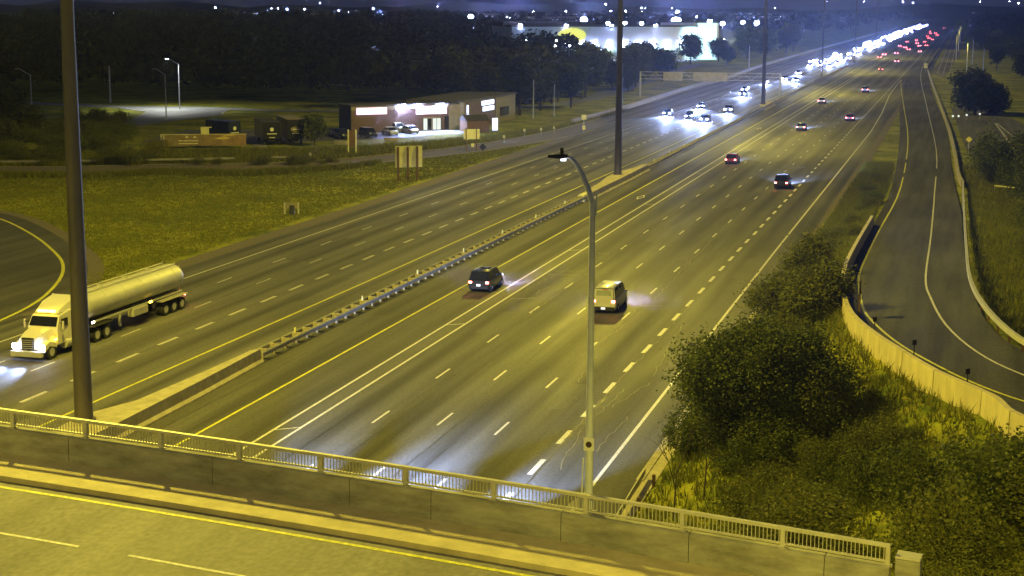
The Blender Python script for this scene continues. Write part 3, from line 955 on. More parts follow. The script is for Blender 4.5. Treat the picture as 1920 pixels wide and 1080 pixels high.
# ------------------------------------------------------------------ ramp barriers
def barrier_wall(pts, label, h, w, material, name="ramp_barrier", seg=6.0, z0=-0.7, base=None):
    g = empty(name, (0, 0, 0))
    tag(g, label, "barrier")
    P = smooth_pts(pts, 6)
    # resample into panels
    acc, cur, segs = 0.0, [P[0]], []
    for a, b in zip(P[:-1], P[1:]):
        acc += math.dist(a, b)
        cur.append(b)
        if acc >= seg:
            segs.append(cur); cur = [b]; acc = 0.0
    if len(cur) > 1: segs.append(cur)
    for sgm in segs:
        if len(sgm) > 1:
            q0, q1 = Vector(sgm[-1]), Vector(sgm[-2])
            sgm[-1] = tuple(q0 + (q1 - q0).normalized() * min(.07, (q1 - q0).length * .4))
        L, Q = offset(sgm, -w / 2), offset(sgm, w / 2)
        rings = []
        for i, (l_, q_) in enumerate(zip(L, Q)):
            zz = zr(sgm[i][1])
            k = .16
            lx = (l_[0] + (l_[0] - q_[0]) * k / w * .0, l_[1])
            rings.append([(l_[0], l_[1], zz + z0), (q_[0], q_[1], zz + z0), (q_[0], q_[1], zz + .1), (sgm[i][0] + (q_[0] - sgm[i][0]) * .55, sgm[i][1] + (q_[1] - sgm[i][1]) * .55, zz + h), (sgm[i][0] + (l_[0] - sgm[i][0]) * .8, sgm[i][1] + (l_[1] - sgm[i][1]) * .8, zz + h)])
        # tiny gap between panels
        MB().loft(rings).obj("barrier_panel", material, g)
    return g
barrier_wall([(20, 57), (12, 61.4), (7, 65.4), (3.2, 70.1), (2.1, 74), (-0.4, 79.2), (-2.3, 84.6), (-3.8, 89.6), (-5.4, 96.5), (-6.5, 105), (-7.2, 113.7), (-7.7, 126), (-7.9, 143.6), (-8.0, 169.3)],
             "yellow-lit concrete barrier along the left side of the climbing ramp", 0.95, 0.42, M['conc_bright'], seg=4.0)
# right side: steel guide rail on posts
gr = empty("ramp_guide_rail", (0, 0, 0))
tag(gr, "pale steel guide rail along the outer right side of the ramp", "guide rail")
rp = smooth_pts([(34, 66), (26, 70), (16, 75), (10, 80), (6, 86), (3.9, 91.9), (2.3, 104), (1.4, 119.8), (1.2, 143.8), (1.1, 177.9), (1.0, 224.6)], 6)
m = MB()
L, Q = offset(rp, -.10), offset(rp, .10)
rings = []
for i in range(len(rp)):
    z = zr(rp[i][1])
    rings.append([(*L[i], z + .48), (*Q[i], z + .48), (*Q[i], z + .80), (*L[i], z + .80)])
m.loft(rings).obj("rail", M['rail'], gr)
acc = 0
for a, b in zip(rp[:-1], rp[1:]):
    acc += math.dist(a, b)
    if acc > 2.6:
        acc = 0
        MB().box((b[0] + .12, b[1], zr(b[1]) + .1), (.15, .15, 1.2)).obj("post", M['wood'], gr)
far_r = empty("ramp_guide_rail", (0, 0, 0))
tag(far_r, "yellow-lit far stretch of the ramp's right-hand steel rail before it meets the highway", "guide rail")
rp2 = smooth_pts([(1.0, 225.4), (0.4, 240.2), (-0.4, 283.9), (-1.7, 335.3), (-4.1, 409), (-7.4, 506.2), (-12.5, 663.9)], 4)
L, Q = offset(rp2, -.2), offset(rp2, .2)
rings = [[(*L[i], zr(rp2[i][1]) - .1), (*Q[i], zr(rp2[i][1]) - .1), (*Q[i], zr(rp2[i][1]) + .75), (*L[i], zr(rp2[i][1]) + .75)] for i in range(len(rp2))]
MB().loft(rings).obj("rail", M['conc_warm'], far_r)
# barrier between far frontage road and highway
fb = empty("roadside_barrier", (0, 0, 0)); tag(fb, "far low barrier separating the highway from the frontage road", "barrier")
ribs = [[(-13.6, y, 0), (-13.1, y, 0), (-13.2, y, .9), (-13.5, y, .9)] for y in range(690, 2000, 60)]
MB().loft(ribs).obj("barrier_wall", M['conc'], fb)
# left far barrier along the exit side of the westbound road
eb2 = empty("roadside_barrier", (0, 0, 0))
tag(eb2, "long pale concrete barrier along the outer left edge of the far highway", "barrier")
bp_ = smooth_pts([(-77.4, 331.0), (-76.6, 382.7), (-77.2, 423.0), (-78.2, 492.6), (-77.1, 560.6), (-79.8, 665.8), (-81.4, 867.7), (-82, 1400), (-82, 2200)], 3)
for i in range(len(bp_) - 1):
    L, Q = offset(bp_[i:i + 2], -.35), offset(bp_[i:i + 2], .35)
    MB().loft([[(*L[k], -.1), (*Q[k], -.1), (*Q[k], .95), (*L[k], .95)] for k in (0, 1)]).obj("barrier_panel", M['conc'], eb2)
# small steel rail at the near right curb
nr = empty("shoulder_guide_rail", (0, 0, 0))
tag(nr, "short dark guide rail end beside the near right shoulder under the bridge railing", "guide rail")
w_rail("rail", [(-13.9, 52), (-14.0, 60), (-14.3, 70), (-14.5, 79)], 0.42, parent=nr)
for y in (54, 58, 62, 66, 70, 74, 78):
    MB().box((-13.85, y, .35), (.15, .15, .75)).obj("post", M['wood'], nr)

# posts along the ramp left barrier (delineators)
for (x, y, lab) in ((-3.95, 91.6, "first dark delineator post on the ramp barrier, beside the long shadow"), (-1.6, 84.0, "middle dark delineator post on the ramp barrier"), (1.0, 76.9, "nearest dark delineator post on the ramp barrier at the right")):
    g = empty("delineator_post", (x, y, zr(y) + .6)); tag(g, lab, "delineator")
    MB().tube((0, 0, -.4), (0, 0, .72), .03, n=6).obj("post", M['dark'], g)
    MB().box((0, 0, .80), (.26, .04, .26), .8).obj("marker_plate", M['dark'], g)
g = empty("sign_post", (-5.35, 101.5, zr(101.5)))
tag(g, "small roadside sign seen edge-on that casts a long shadow across the ramp", "sign")
MB().box((0, 0, 1.2), (.12, .12, 2.4)).obj("post", M['wood'], g)
MB().box((0, .0, 1.9), (.05, .9, .9)).obj("sign_plate", M['dark'], g)

# ------------------------------------------------------------------ road-side signs
g = empty("guide_sign", (-73.5, 214.5, 0), R(34))
tag(g, "large yellow-lit sign back on three brown posts in the grass field", "sign")
for k in range(9):
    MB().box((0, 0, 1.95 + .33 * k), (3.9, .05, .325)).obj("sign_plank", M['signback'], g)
for dx in (-1.55, -.15, 1.2):
    MB().box((dx, -.14, 2.3), (.26, .2, 4.75)).obj("post", M['wood'], g)
g = empty("route_sign", (-78.6, 262, 0), R(28)); tag(g, "smaller yellow-lit sign back on two posts beside the exit ramp", "sign")
for k in range(6):
    MB().box((0, 0, 2.1 + .28 * k), (2.7, .05, .275)).obj("sign_plank", M['signback'], g)
for dx in (-.95, .8):
    MB().box((dx, -.12, 1.9), (.16, .16, 3.9)).obj("post", M['wood'], g)
MB().box((.15, -.1, .95), (.5, .04, .6)).obj("tab_plate", M['signback'], g)
g = empty("warning_sign", (-74.8, 255.7, 0), R(10)); tag(g, "dark diamond warning sign beside the exit ramp", "sign")
MB().box((0, 0, .5), (.1, .1, 1.2)).obj("post", M['wood'], g)
o = MB().box((0, -.08, 0), (.85, .03, .85)).obj("sign_plate", M['dark'], g); o.rotation_euler = (0, R(45), 0); o.location = (0, 0, 1.25)
g = empty("route_marker", (-69.9, 308.6, 0), R(10)); tag(g, "pair of small square sign plates stacked on one post between ramp and highway", "sign")
MB().box((0, 0, 1.6), (.12, .12, 3.2)).obj("post", M['steel'], g)
MB().box((0, -.09, 2.9), (.95, .03, .95)).obj("sign_plate", M['signback'], g)
MB().box((0, -.09, .9), (.6, .03, .8)).obj("tab_plate", M['signback'], g)
g = empty("roadside_sign", (-95.2, 249.5, 0), R(15)); tag(g, "pair of tall pale timber sign posts near the parked cars", "sign posts")
for dx in (-.62, .62):
    MB().box((dx, 0, 2.0), (.2, .2, 4.1)).obj("post", M['signback'], g)
MB().box((0, 0.02, 2.6), (1.0, .05, 2.6)).obj("panel", M['wood'], g)
g = empty("utility_cabinet", (-74.2, 174.3, 0), R(15)); tag(g, "small dark utility cabinet between two pale guard posts in the grass", "cabinet")
MB().box((.15, -.1, .55), (.55, .5, 1.0)).obj("cabinet_box", M['dark'], g, bevel=.03)
for dx in (-.75, .85):
    MB().tube((dx, .3, 0), (dx, .3, 1.35), .1, n=8).obj("guard_post", M['steel'], g)
MB().box((.05, .3, 1.0), (1.5, .05, .7)).obj("panel", M['stucco'], g)
ms = [(-82.8, 272.9), (-77.8, 279.4), (-78.4, 295.8), (-76.1, 299.4), (-74.7, 304.0), (-100.5, 155.2), (-97, 236)]
for k, (x, y) in enumerate(ms):
    g = empty("marker_post", (x, y, 0)); tag(g, "small pale marker post in the verge beside the exit ramp" if k != 5 else "lone pale marker post in the grass outside the loop ramp", "marker post", "marker posts" if k != 5 else None)
    MB().box((0, 0, .5), (.09, .06, 1.1)).obj("post", M['steel'], g)
    MB().box((0, -.05, 1.1), (.42, .03, .5)).obj("marker_plate", M['signback'], g)
# weathered low guide rail behind the exit ramp
wr = empty("verge_guide_rail", (0, 0, 0)); wr_m = M['conc_old']; tag(wr, "low weathered guide rail half hidden by weeds behind the grass field", "guide rail")
pts_ = smooth_pts([(-139, 216), (-130, 220), (-118, 226.5), (-108, 232), (-101, 237)], 3)
for i in range(len(pts_) - 1):
    if i % 5 == 4 or i % 7 == 2: continue
    w_rail("rail", pts_[i:i + 2], 0.35, parent=wr, material=M['conc_old'])
    MB().box((pts_[i][0], pts_[i][1] + .15, .3), (.16, .16, .8)).obj("post", M['wood'], wr)

# overhead gantry
g = empty("sign_gantry", (-83.5, 437, 0)); tag(g, "overhead truss sign gantry spanning the oncoming lanes, seen from behind", "gantry")
for x in (0, 37.6):
    MB().tube((x, 0, 0), (x, 0, 6.9), .28, .24, 10).obj("gantry_post", M['steel'], g)
for z in (4.9, 5.9, 6.8):
    MB().box((18.8, 0, z), (37.6, .14, .14)).obj("truss_chord", M['steel'], g)
for i in range(18):
    a, b = i * 2.0, i * 2.0 + 2.0
    MB().tube((a, 0, 4.9 if i % 2 else 6.8), (b, 0, 6.8 if i % 2 else 4.9), .05, n=5).obj("truss_brace", M['steel'], g)
for x0, n in ((6.3, 4), (14.3, 7)):
    for i in range(n):
        for k in range(2):
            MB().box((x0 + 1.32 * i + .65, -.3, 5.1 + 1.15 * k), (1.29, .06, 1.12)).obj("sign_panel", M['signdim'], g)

# small yellow warning sign and posts by the right barrier
g = empty("curve_sign", (1.9, 283, 0)); tag(g, "small yellow curve sign on a post right of the ramp", "sign")
MB().tube((0, 0, 0), (0, 0, 2.2), .05, n=6).obj("post", M['steel'], g)
o = MB().box((0, -.07, 0), (.75, .03, .75)).obj("sign_plate", mat("warning_yellow", (.75, .6, .05)), g); o.rotation_euler = (0, R(45), 0); o.location = (0, 0, 2.4)
g = empty("gore_marker", (-12.9, 640, 0)); tag(g, "small pale sign on a post at the far gore of the ramp", "sign")
MB().tube((0, 0, 0), (0, 0, 3), .07, n=6).obj("post", M['steel'], g)
MB().box((0, -.09, 3.3), (1.2, .04, .8)).obj("sign_plate", M['signback'], g)
MB().box((0, -.09, 2.3), (1.3, .04, .8)).obj("sign_plate", M['signback'], g)
for k, (x, y) in enumerate(((-1.2, 367), (0, 367.4), (1.7, 371.7), (4.5, 376.4))):
    g = empty("lit_bollard", (x, y, 0)); tag(g, "small pale round-topped lit bollard at the end of the local street", "bollard", "lit bollards")
    MB().tube((0, 0, 0), (0, 0, .9), .1, n=8).obj("post", M['steel'], g)
    MB().ball((0, 0, 1.0), .22).obj("lamp_globe", glow("bollard_globe", (.8, .85, .7), 1.2), g)
# low lit handrail at the right
g = empty("low_fence", (4.0, 222, 0)); tag(g, "short low fence with yellow-lit top rail at the right edge", "fence")
for k in range(6):
    MB().box((k * 1.1 + 1.0, -k * .9, .55), (.1, .1, 1.1)).obj("post", M['steel'], g)
    MB().box((k * 1.1 + 1.5, -k * .9 - .45, 1.05), (1.3, .1, .16), -.68).obj("rail", M['signback'], g)

# reflective chips on the ramp gore
# ------------------------------------------------------------------ vehicles
def ring(y, w, z0, zb, tuck=.9):
    return [(-w * .9, y, z0), (-w, y, z0 + (zb - z0) * .35), (-w * .985, y, zb - .08), (-w * tuck, y, zb), (w * tuck, y, zb), (w * .985, y, zb - .08), (w, y, z0 + (zb - z0) * .35), (w * .9, y, z0)]
def wheel_mesh(r, w):
    m = MB(); m.tube((-w / 2, 0, 0), (w / 2, 0, 0), r, n=18); a = m.mesh("tyre", True); a.materials.append(M['black'])
    m = MB(); m.tube((-w / 2 - .012, 0, 0), (w / 2 + .012, 0, 0), r * .58, r * .5, n=12); b = m.mesh("rim", True); b.materials.append(M['steel'])
    return a, b
TYRE, RIM = wheel_mesh(.34, .23)
def make_car(name, paint, L=4.6, W=1.82, H=1.46, zb=.92, cab=(.12, .30, .62, .80), hood=.78, trunk=.86, tail=True, headl=True, detail=True, headmat=None, tailmat=None, rearwin=True, plate=False):
    """cab: fractions along the length (rear foot, rear roof, front roof, front foot). +Y is forward"""
    g = empty(name, (0, 0, 0))
    w = W / 2
    st_ = [(0.0, .90, .34, trunk * zb / .92 * .95), (.03, .98, .22, zb * trunk / .9), (cab[0], 1, .2, zb), (.5, 1, .2, zb), (cab[3], 1, .2, zb), (.95, .93, .2, hood), (.985, .86, .24, hood - .1), (1.0, .80, .34, hood - .22)]
    m = MB().loft([ring((t - .5) * L, w * k, z0, z1) for t, k, z0, z1 in st_])
    m.obj("body", paint, g, smooth=True, bevel=.02)
    y = [(c - .5) * L for c in cab]
    wr_ = w * .80; wb_ = w * .90
    def cr(yy, hw, z): return (yy, hw, z)
    rings = [[(-wb_, y[0], zb - .02), (wb_, y[0], zb - .02), (wb_ * .985, y[0] + .02, zb + .02), (-wb_ * .985, y[0] + .02, zb + .02)],
             [(-wb_, y[1], zb - .02), (wb_, y[1], zb - .02), (wr_, y[1], H - .05), (-wr_, y[1], H - .05)],
             [(-wb_, y[2], zb - .02), (wb_, y[2], zb - .02), (wr_, y[2], H - .05), (-wr_, y[2], H - .05)],
             [(-wb_, y[3], zb - .02), (wb_, y[3], zb - .02), (wb_ * .985, y[3] - .02, zb + .02), (-wb_ * .985, y[3] - .02, zb + .02)]]
    MB().loft(rings).obj("windows", M['glass'], g)
    MB().loft([[(-wr_ * .96, yy, H - .06), (wr_ * .96, yy, H - .06), (wr_ * .88, yy + d, H), (-wr_ * .88, yy + d, H)] for yy, d in ((y[1] - .04, .08), (y[2] + .04, -.08))]).obj("roof", paint, g, smooth=True, bevel=.015)
    if detail:
        m = MB()
        for s in (-1, 1):
            for (a, b, r_) in (((s * wb_, y[0], zb), (s * wr_, y[1], H - .04), .035), ((s * wb_, y[3], zb), (s * wr_, y[2], H - .04), .03), ((s * wb_ * 1.0, (y[1] + y[2]) / 2, zb), (s * wr_ * 1.005, (y[1] + y[2]) / 2, H - .05), .03)):
                m.tube(a, b, r_, n=5)
        tag(m.obj("pillars", paint, g), kind='stuff')
        for s in (-1, 1):
            MB().box((s * (w + .08), y[3] - .25, zb + .05), (.2, .12, .14)).obj("mirror", paint, g, bevel=.02)
    for s in (-1, 1):
        for yy in (-.31 * L, .33 * L):
            a = link("wheel", TYRE, None, g, (s * (w - .1), yy, .34))
            link("rim", RIM, None, a)
    for s in (-1, 1):
        o = MB().box((s * w * .78, -L / 2 + .03, zb * .80), (w * .26, .10, .16)).obj("tail_light", tailmat or (M['tail'] if tail else M['tail_off']), g)
        o = MB().box((s * w * .68, L / 2 - .06, hood - .17), (w * .32, .14, .14)).obj("headlight", headmat or (M['head'] if headl else M['plate']), g)
    MB().box((0, -L / 2 - .01, .42), (W * .86, .16, .2)).obj("rear_bumper", M['black'] if detail else paint, g, bevel=.02)
    if plate:
        MB().box((0, -L / 2 - .10, .62), (.36, .02, .18)).obj("licence_plate", M['plateglow'], g)
    return g
def paint(name, col, rough=.3): return mat(name, col, rough, 0.1, var=.05, coat=.6)
PT = {'black': paint("black_paint", (.015, .015, .017)), 'white': paint("white_paint", (.60, .59, .56)), 'silver': paint("silver_paint", (.32, .33, .34)), 'red': paint("red_paint", (.25, .02, .02)), 'blue': paint("navy_paint", (.02, .03, .10)), 'grey': paint("grey_paint", (.08, .08, .085)), 'cream': paint("cream_paint", (.78, .74, .62), .35)}

SEDAN = dict(L=4.7, W=1.82, H=1.45, zb=.90)
SUVK = dict(L=4.7, W=1.88, H=1.75, zb=1.05, cab=(.02, .09, .64, .78), hood=1.0, trunk=.92)
VANK = dict(L=5.0, W=1.98, H=2.05, zb=1.2, cab=(.0, .03, .70, .82), hood=1.1, trunk=.92)

# ---- near dark SUV
suv = make_car("suv", PT['black'], plate=True, **SUVK)
suv.location = (-38.45, 132.6, .006)
tag(suv, "dark SUV with lit tail lights in the carpool lane beside the median rail", "SUV")
for s in (-1, 1):
    MB().box((s * .62, -.3, 1.80), (.05, 2.4, .05)).obj("roof_rail", M['steel'], suv)
MB().box((0, -.2, 1.757), (.9, .8, .012)).obj("sunroof", M['glass'], suv)
MB().loft([[(-.80, -2.33, 1.08), (.80, -2.33, 1.08), (.70, -2.0, 1.66), (-.70, -2.0, 1.66)], [(-.80, -2.36, 1.08), (.80, -2.36, 1.08), (.70, -2.03, 1.66), (-.70, -2.03, 1.66)]]).obj("rear_window", M['glass'], suv)
# ---- near white van
van = make_car("van", PT['white'], plate=False, **VANK)
van.location = (-26.3, 126.4, .006)
tag(van, "white boxy van with lit tail lights passing behind the near lamp pole", "van")
MB().box((0, -2.47, 1.46), (1.62, .10, .98), top=(.93, 1)).obj("rear_door", PT['white'], van, bevel=.03)
MB().box((0, -2.53, 1.62), (1.2, .02, .42), top=(.95, 1)).obj("rear_window", mat("painted_reflection_glass", (.35, .38, .33), .2), van)  # pale base colour stands in for light reflected in the rear glass
MB().box((0, -2.58, .38), (1.7, .18, .26)).obj("tow_bumper", M['dark'], van, bevel=.02)
MB().box((.15, -2.55, 1.9), (.5, .03, .05)).obj("brake_lens", M['tail_off'], van)
for s in (-1, 1):
    MB().box((s * .95, -.9, 1.52), (.04, 3.0, .6)).obj("side_panel", PT['white'] if s < 0 else M['glass'], van)
# license plate
MB().box((0, -2.68, .42), (.34, .02, .17)).obj("licence_plate", M['plateglow'], van)

def beams(g, L, power=900, col=(.38, .52, 1.0), z=.68, tilt=-.03, reach=None):
    spot("headlight_beam", (0, L / 2 + .12, z), (0, 1, tilt), power, col, R(60), 1.0, g, .08)
beams(suv, 4.7, 900); beams(van, 5.0, 900)

# ---- other eastbound cars (x lane centre, y, kind, paint, label)
LANES_E = [-38.6, -33.7, -30.0, -26.3, -22.45, -18.7]
proto = {}
def get(kind, col, far=False, head=False):
    key = (kind, col, far, head)
    if key not in proto:
        k = dict({'sedan': SEDAN, 'suv': SUVK, 'van': VANK}[kind])
        g = make_car(kind, PT[col], detail=not far, headmat=M['head'] if head else (M['head_near']), tailmat=(M['tail_far'] if far else M['tail']) if not head else M['tail_off'], **k)
        proto[key] = [g, False, k['L']]
        return g, k['L']
    p = proto[key]
    return copy_tree(p[0]), p[2]
def strip_lights(g):
    for ch in list(g.children):
        if ch.type == 'LIGHT':
            bpy.data.objects.remove(ch)
def place(kind, col, x, y, rz, label, group=None, far=False, head=False, power=900):
    key = (kind, col, far, head)
    if key in proto:
        src = proto[key][0]
        g = src.copy(); C.objects.link(g)
        for ch in src.children:
            if ch.type == 'LIGHT': continue
            copy_tree(ch, g)
        L = proto[key][2]
    else:
        g, L = get(kind, col, far, head)
    g.location = (x, y, .006); g.rotation_euler = (0, 0, rz)
    for kk in ('group',):
        if kk in g: del g[kk]
    tag(g, label, {'suv': 'SUV'}.get(kind, 'car' if kind == 'sedan' else kind), group)
    if power: beams(g, L, power)
    return g
EBC = [('suv', 'black', -22.45, 221, "dark SUV lighting a blue patch of road beside the wide dashed line", 73333),
       ('sedan', 'red', -33.7, 254, "dark red car with tail lights in the lane right of the white double line", 20000),
       ('sedan', 'silver', -30.0, 328.5, "pale silver car throwing a blue beam, third vehicle up the road", 66666),
       ('sedan', 'red', -22.6, 360.5, "red-lit car near the gore of the ramp", 30000),
       ('sedan', 'white', -33.9, 425, "white car catching yellow light beyond the middle mast", 60000),
       ('suv', 'grey', -26.5, 487, "grey car with a blue beam just left of the gore point", 60000),
       ('sedan', 'grey', -30.2, 658, "lone far car with tail lights in the middle of the eastbound lanes", 30000)]
for kind, col, x, y, lab, pw in EBC:
    place(kind, col, x, y, 0, lab, power=pw)
far_e = [(-38.6, 822), (-38.6, 872), (-33.7, 904), (-28.0, 760), (-38.6, 1083), (-33.7, 1042), (-30.0, 990), (-22.5, 942), (-22.5, 1108), (-30.0, 1173), (-33.7, 1288), (-22.5, 1318), (-30.0, 1494), (-26.3, 1695), (-22.5, 1560), (-22.5, 2122), (-38.6, 1226), (-26.3, 1089), (-26.3, 1230), (-30.0, 1640), (-33.7, 1800), (-26.3, 1380)]
for i, (x, y) in enumerate(far_e):
    place(('sedan', 'suv')[i % 2], ('grey', 'silver')[i % 2], x, y, 0, "small far car with red tail lights in the distant eastbound pack", "distant eastbound cars", far=True, power=(30000 if i < 9 else 0))
# car on the local road
place('sedan', 'black', 7.9, 286, R(-6), "small dark car with pinkish tail lights on the local street at the right edge", power=1500)

# ---- westbound cars, headlights towards the camera
WBC = [('sedan', 'grey', -63.0, 364, "leftmost oncoming car of the near group, white headlights by the edge line"),
       ('sedan', 'silver', -60.0, 394, "rearmost oncoming car of the near group, above the other three"),
       ('suv', 'grey', -56.2, 353, "middle oncoming SUV of the near group with its headlights on"),
       ('sedan', 'grey', -52.0, 347, "nearest oncoming car of the near group, beside the yellow line"),
       ('suv', 'silver', -51.4, 379, "oncoming SUV beside the median barrier just behind the near group"),
       ('suv', 'grey', -57.2, 450, "bright oncoming SUV left of the third mast"),
       ('sedan', 'grey', -60.2, 478, "oncoming car behind the bright SUV left of the third mast"),
       ('sedan', 'silver', -60.3, 531, "oncoming car farther back, left of the third mast"),
       ('sedan', 'grey', -57.0, 558, "oncoming car partly behind the third mast"),
       ('suv', 'grey', -56.9, 604, "glaring oncoming SUV just right of the third mast"),
       ('suv', 'silver', -51.8, 541, "second glaring oncoming SUV right of the third mast")]
for kind, col, x, y, lab in WBC:
    place(kind, col, x, y, PI, lab, head=True, power=60000)
WL = [-63.9, -60.2, -56.6, -52.2]
yy = 690.0
cnt = 0
while yy < 2600:
    for x in WL:
        if random.random() < .78:
            place(('sedan', 'suv')[cnt % 2], ('grey', 'silver')[cnt % 2], x, yy + random.uniform(-14, 14), PI, "oncoming car in the dense far stream of white headlights", "dense far oncoming traffic", far=True, head=True, power=(50000 if cnt % 2 == 0 and yy < 1700 else 0))
            cnt += 1
    yy *= 1.052

# ------------------------------------------------------------------ tanker truck
tk = empty("tanker_truck", (-60.0, 95.3, 0.006), PI)
tag(tk, "cream tanker truck with lit headlights on the left carriageway behind the mast", "truck")
cr_ = PT['cream']
def TB(c, s, name, m, parent=tk, bevel=.03, top=(1, 1), **k): return MB().box(c, s, top=top).obj(name, m, parent, bevel=bevel, **k)
# local frame: front bumper at y=0, rear towards -y
MB().loft([[(-.75, -.25, .75), (.75, -.25, .75), (.78, -.25, 1.25), (.60, -.30, 1.62), (-.60, -.30, 1.62), (-.78, -.25, 1.25)],
           [(-.95, -1.0, .75), (.95, -1.0, .75), (.98, -1.0, 1.35), (.72, -1.0, 1.85), (-.72, -1.0, 1.85), (-.98, -1.0, 1.35)],
           [(-1.05, -2.0, .75), (1.05, -2.0, .75), (1.05, -2.0, 1.5), (.85, -2.0, 2.02), (-.85, -2.0, 2.02), (-1.05, -2.0, 1.5)]]).obj("hood", cr_, tk, smooth=True, bevel=.03)
TB((0, -.22, 1.18), (.92, .12, .82), "grille", M['dark'])
for k in range(5):
    TB((0, -.145, .88 + .14 * k), (.86, .02, .035), "grille_bar", M['steel'], bevel=0)
TB((0, -.05, .52), (2.35, .32, .38), "front_bumper", M['steel'])
for s in (-1, 1):
    TB((s * .95, -.20, 1.02), (.44, .2, .32), "headlight", M['head_near'])
    MB().loft([[(s * .72, -.35, .62), (s * 1.2, -.35, .62), (s * 1.2, -.35, 1.02), (s * .75, -.35, 1.22)], [(s * .8, -.9, .95), (s * 1.24, -.9, .95), (s * 1.24, -.9, 1.25), (s * .8, -.9, 1.38)], [(s * .9, -1.75, .72), (s * 1.24, -1.75, .72), (s * 1.24, -1.75, 1.02), (s * .9, -1.75, 1.25)]]).obj("front_fender", cr_, tk, smooth=True)
MB().loft([[(-1.15, -2.0, .8), (1.15, -2.0, .8), (1.15, -2.0, 2.0), (-1.15, -2.0, 2.0)], [(-1.15, -2.45, .8), (1.15, -2.45, .8), (1.05, -2.45, 2.75), (-1.05, -2.45, 2.75)],
           [(-1.2, -3.4, .8), (1.2, -3.4, .8), (1.15, -3.4, 2.95), (-1.15, -3.4, 2.95)], [(-1.22, -5.1, .8), (1.22, -5.1, .8), (1.2, -5.1, 3.1), (-1.2, -5.1, 3.1)]]).obj("cab", cr_, tk, smooth=True, bevel=.04)
MB().loft([[(-.95, -2.55, 2.85), (.95, -2.55, 2.85), (.8, -2.65, 3.05), (-.8, -2.65, 3.05)], [(-1.05, -3.6, 2.9), (1.05, -3.6, 2.9), (.95, -3.6, 3.5), (-.95, -3.6, 3.5)], [(-1.1, -5.0, 3.0), (1.1, -5.0, 3.0), (1.0, -5.0, 3.75), (-1.0, -5.0, 3.75)]]).obj("roof_fairing", cr_, tk, smooth=True, bevel=.05)
MB().loft([[(-1.05, -2.02, 2.05), (1.05, -2.02, 2.05), (.98, -2.36, 2.66), (-.98, -2.36, 2.66)], [(-1.05, -2.10, 2.05), (1.05, -2.10, 2.05), (.98, -2.44, 2.66), (-.98, -2.44, 2.66)]]).obj("windshield", M['glass'], tk)
for s in (-1, 1):
    TB((s * 1.19, -2.85, 2.25), (.05, .75, .55), "side_window", M['glass'], bevel=0)
    TB((s * 1.48, -2.2, 2.15), (.10, .18, .62), "mirror", cr_)
    MB().tube((s * 1.18, -2.3, 2.3), (s * 1.46, -2.2, 2.3), .03, n=6).obj("mirror_arm", M['dark'], tk)
    MB().tube((s * 1.15, -5.25, 1.0), (s * 1.15, -5.25, 3.7), .09, n=10).obj("exhaust_stack", M['steel'], tk, smooth=True)
    MB().tube((s * 1.0, -2.9, .72), (s * 1.0, -4.6, .72), .34, n=14).obj("fuel_tank", M['steel'], tk, smooth=True)
    TB((s * 1.25, -1.6, 1.28), (.05, .28, .13), "marker_light", M['amber'], bevel=0)
for x in (-.55, -.3, .05, .3, .55):
    TB((x, -2.62, 3.0), (.24, .2, .16), "roof_marker", M['amber'], bevel=0)
TB((0, -7.0, .85), (1.0, 6.5, .28), "chassis", M['dark'])
WT, WR = wheel_mesh(.51, .34)
def tw(x, y, dbl=False):
    for dx in ((0, -.36) if dbl else (0,)):
        a = link("wheel", WT, None, tk, (x + (dx if x > 0 else -dx), y, .51)); link("rim", WR, None, a)
for s in (-1, 1):
    tw(s * 1.05, -1.15)
    for y in (-6.9, -8.2): tw(s * 1.08, y, True)
    for y in (-16.9, -18.2, -19.5): tw(s * 1.08, y, True)
    TB((s * 1.05, -7.55, 1.18), (.62, 2.7, .06), "drive_fender", M['black'])
    TB((s * 1.08, -18.2, 1.2), (.64, 4.2, .06), "trailer_fender", M['steel'])
tk.scale = (1, 1.055, 1)
# tank
rings = []
for y, k in ((-6.0, .55), (-6.05, .82), (-6.25, .97), (-6.6, 1.0), (-10, 1.0), (-14, 1.0), (-19.6, 1.0), (-20.0, .97), (-20.2, .82), (-20.25, .55)):
    rings.append([(1.22 * k * math.cos(t), y, 2.55 + 1.02 * k * math.sin(t)) for t in [2 * PI * i / 28 for i in range(28)]])
tkt = mat("tank_aluminium", (.52, .51, .45), .55, .2, var=.08, scale=.8)
MB().loft(rings).obj("tank", tkt, tk, smooth=True)
for y in (-8.6, -11.2, -13.8, -16.4, -18.8):
    MB().loft([[((1.22 + e) * math.cos(t), yy_, 2.55 + (1.02 + e) * math.sin(t)) for t in [2 * PI * i / 28 for i in range(28)]] for yy_, e in ((y - .05, .0), (y - .045, .02), (y + .045, .02), (y + .05, .0))]).obj("tank_band", tkt, tk, smooth=True)
for s in (-1, 1):
    MB().tube((s * .52, -6.5, 3.62), (s * .52, -19.8, 3.62), .045, n=6).obj("top_rail", tkt, tk)
    MB().box((s * 1.18, -13.0, 1.52), (.07, 13.2, .12)).obj("side_rail", M['rail'], tk)
    MB().box((s * .9, -10.6, .9), (.14, .14, 1.0)).obj("landing_leg", M['steel'], tk)
    MB().box((s * 1.1, -12.9, 1.15), (.5, 2.2, .6)).obj("valve_cabinet", M['steel'], tk, bevel=.05)
    for y, mm in ((-6.4, M['warmlamp']), (-14.6, M['amber'])):
        TB((s * 1.24, y, 1.52), (.05, .34, .15), "marker_light", mm, bevel=0)
    TB((s * 1.0, -20.3, 1.1), (.25, .06, .15), "tail_light", M['tail'], bevel=0)
TB((0, -13.2, 1.32), (.9, 14.0, .3), "trailer_frame", M['dark'])
TB((0, -20.3, .8), (2.3, .12, .14), "rear_bumper", M['steel'])
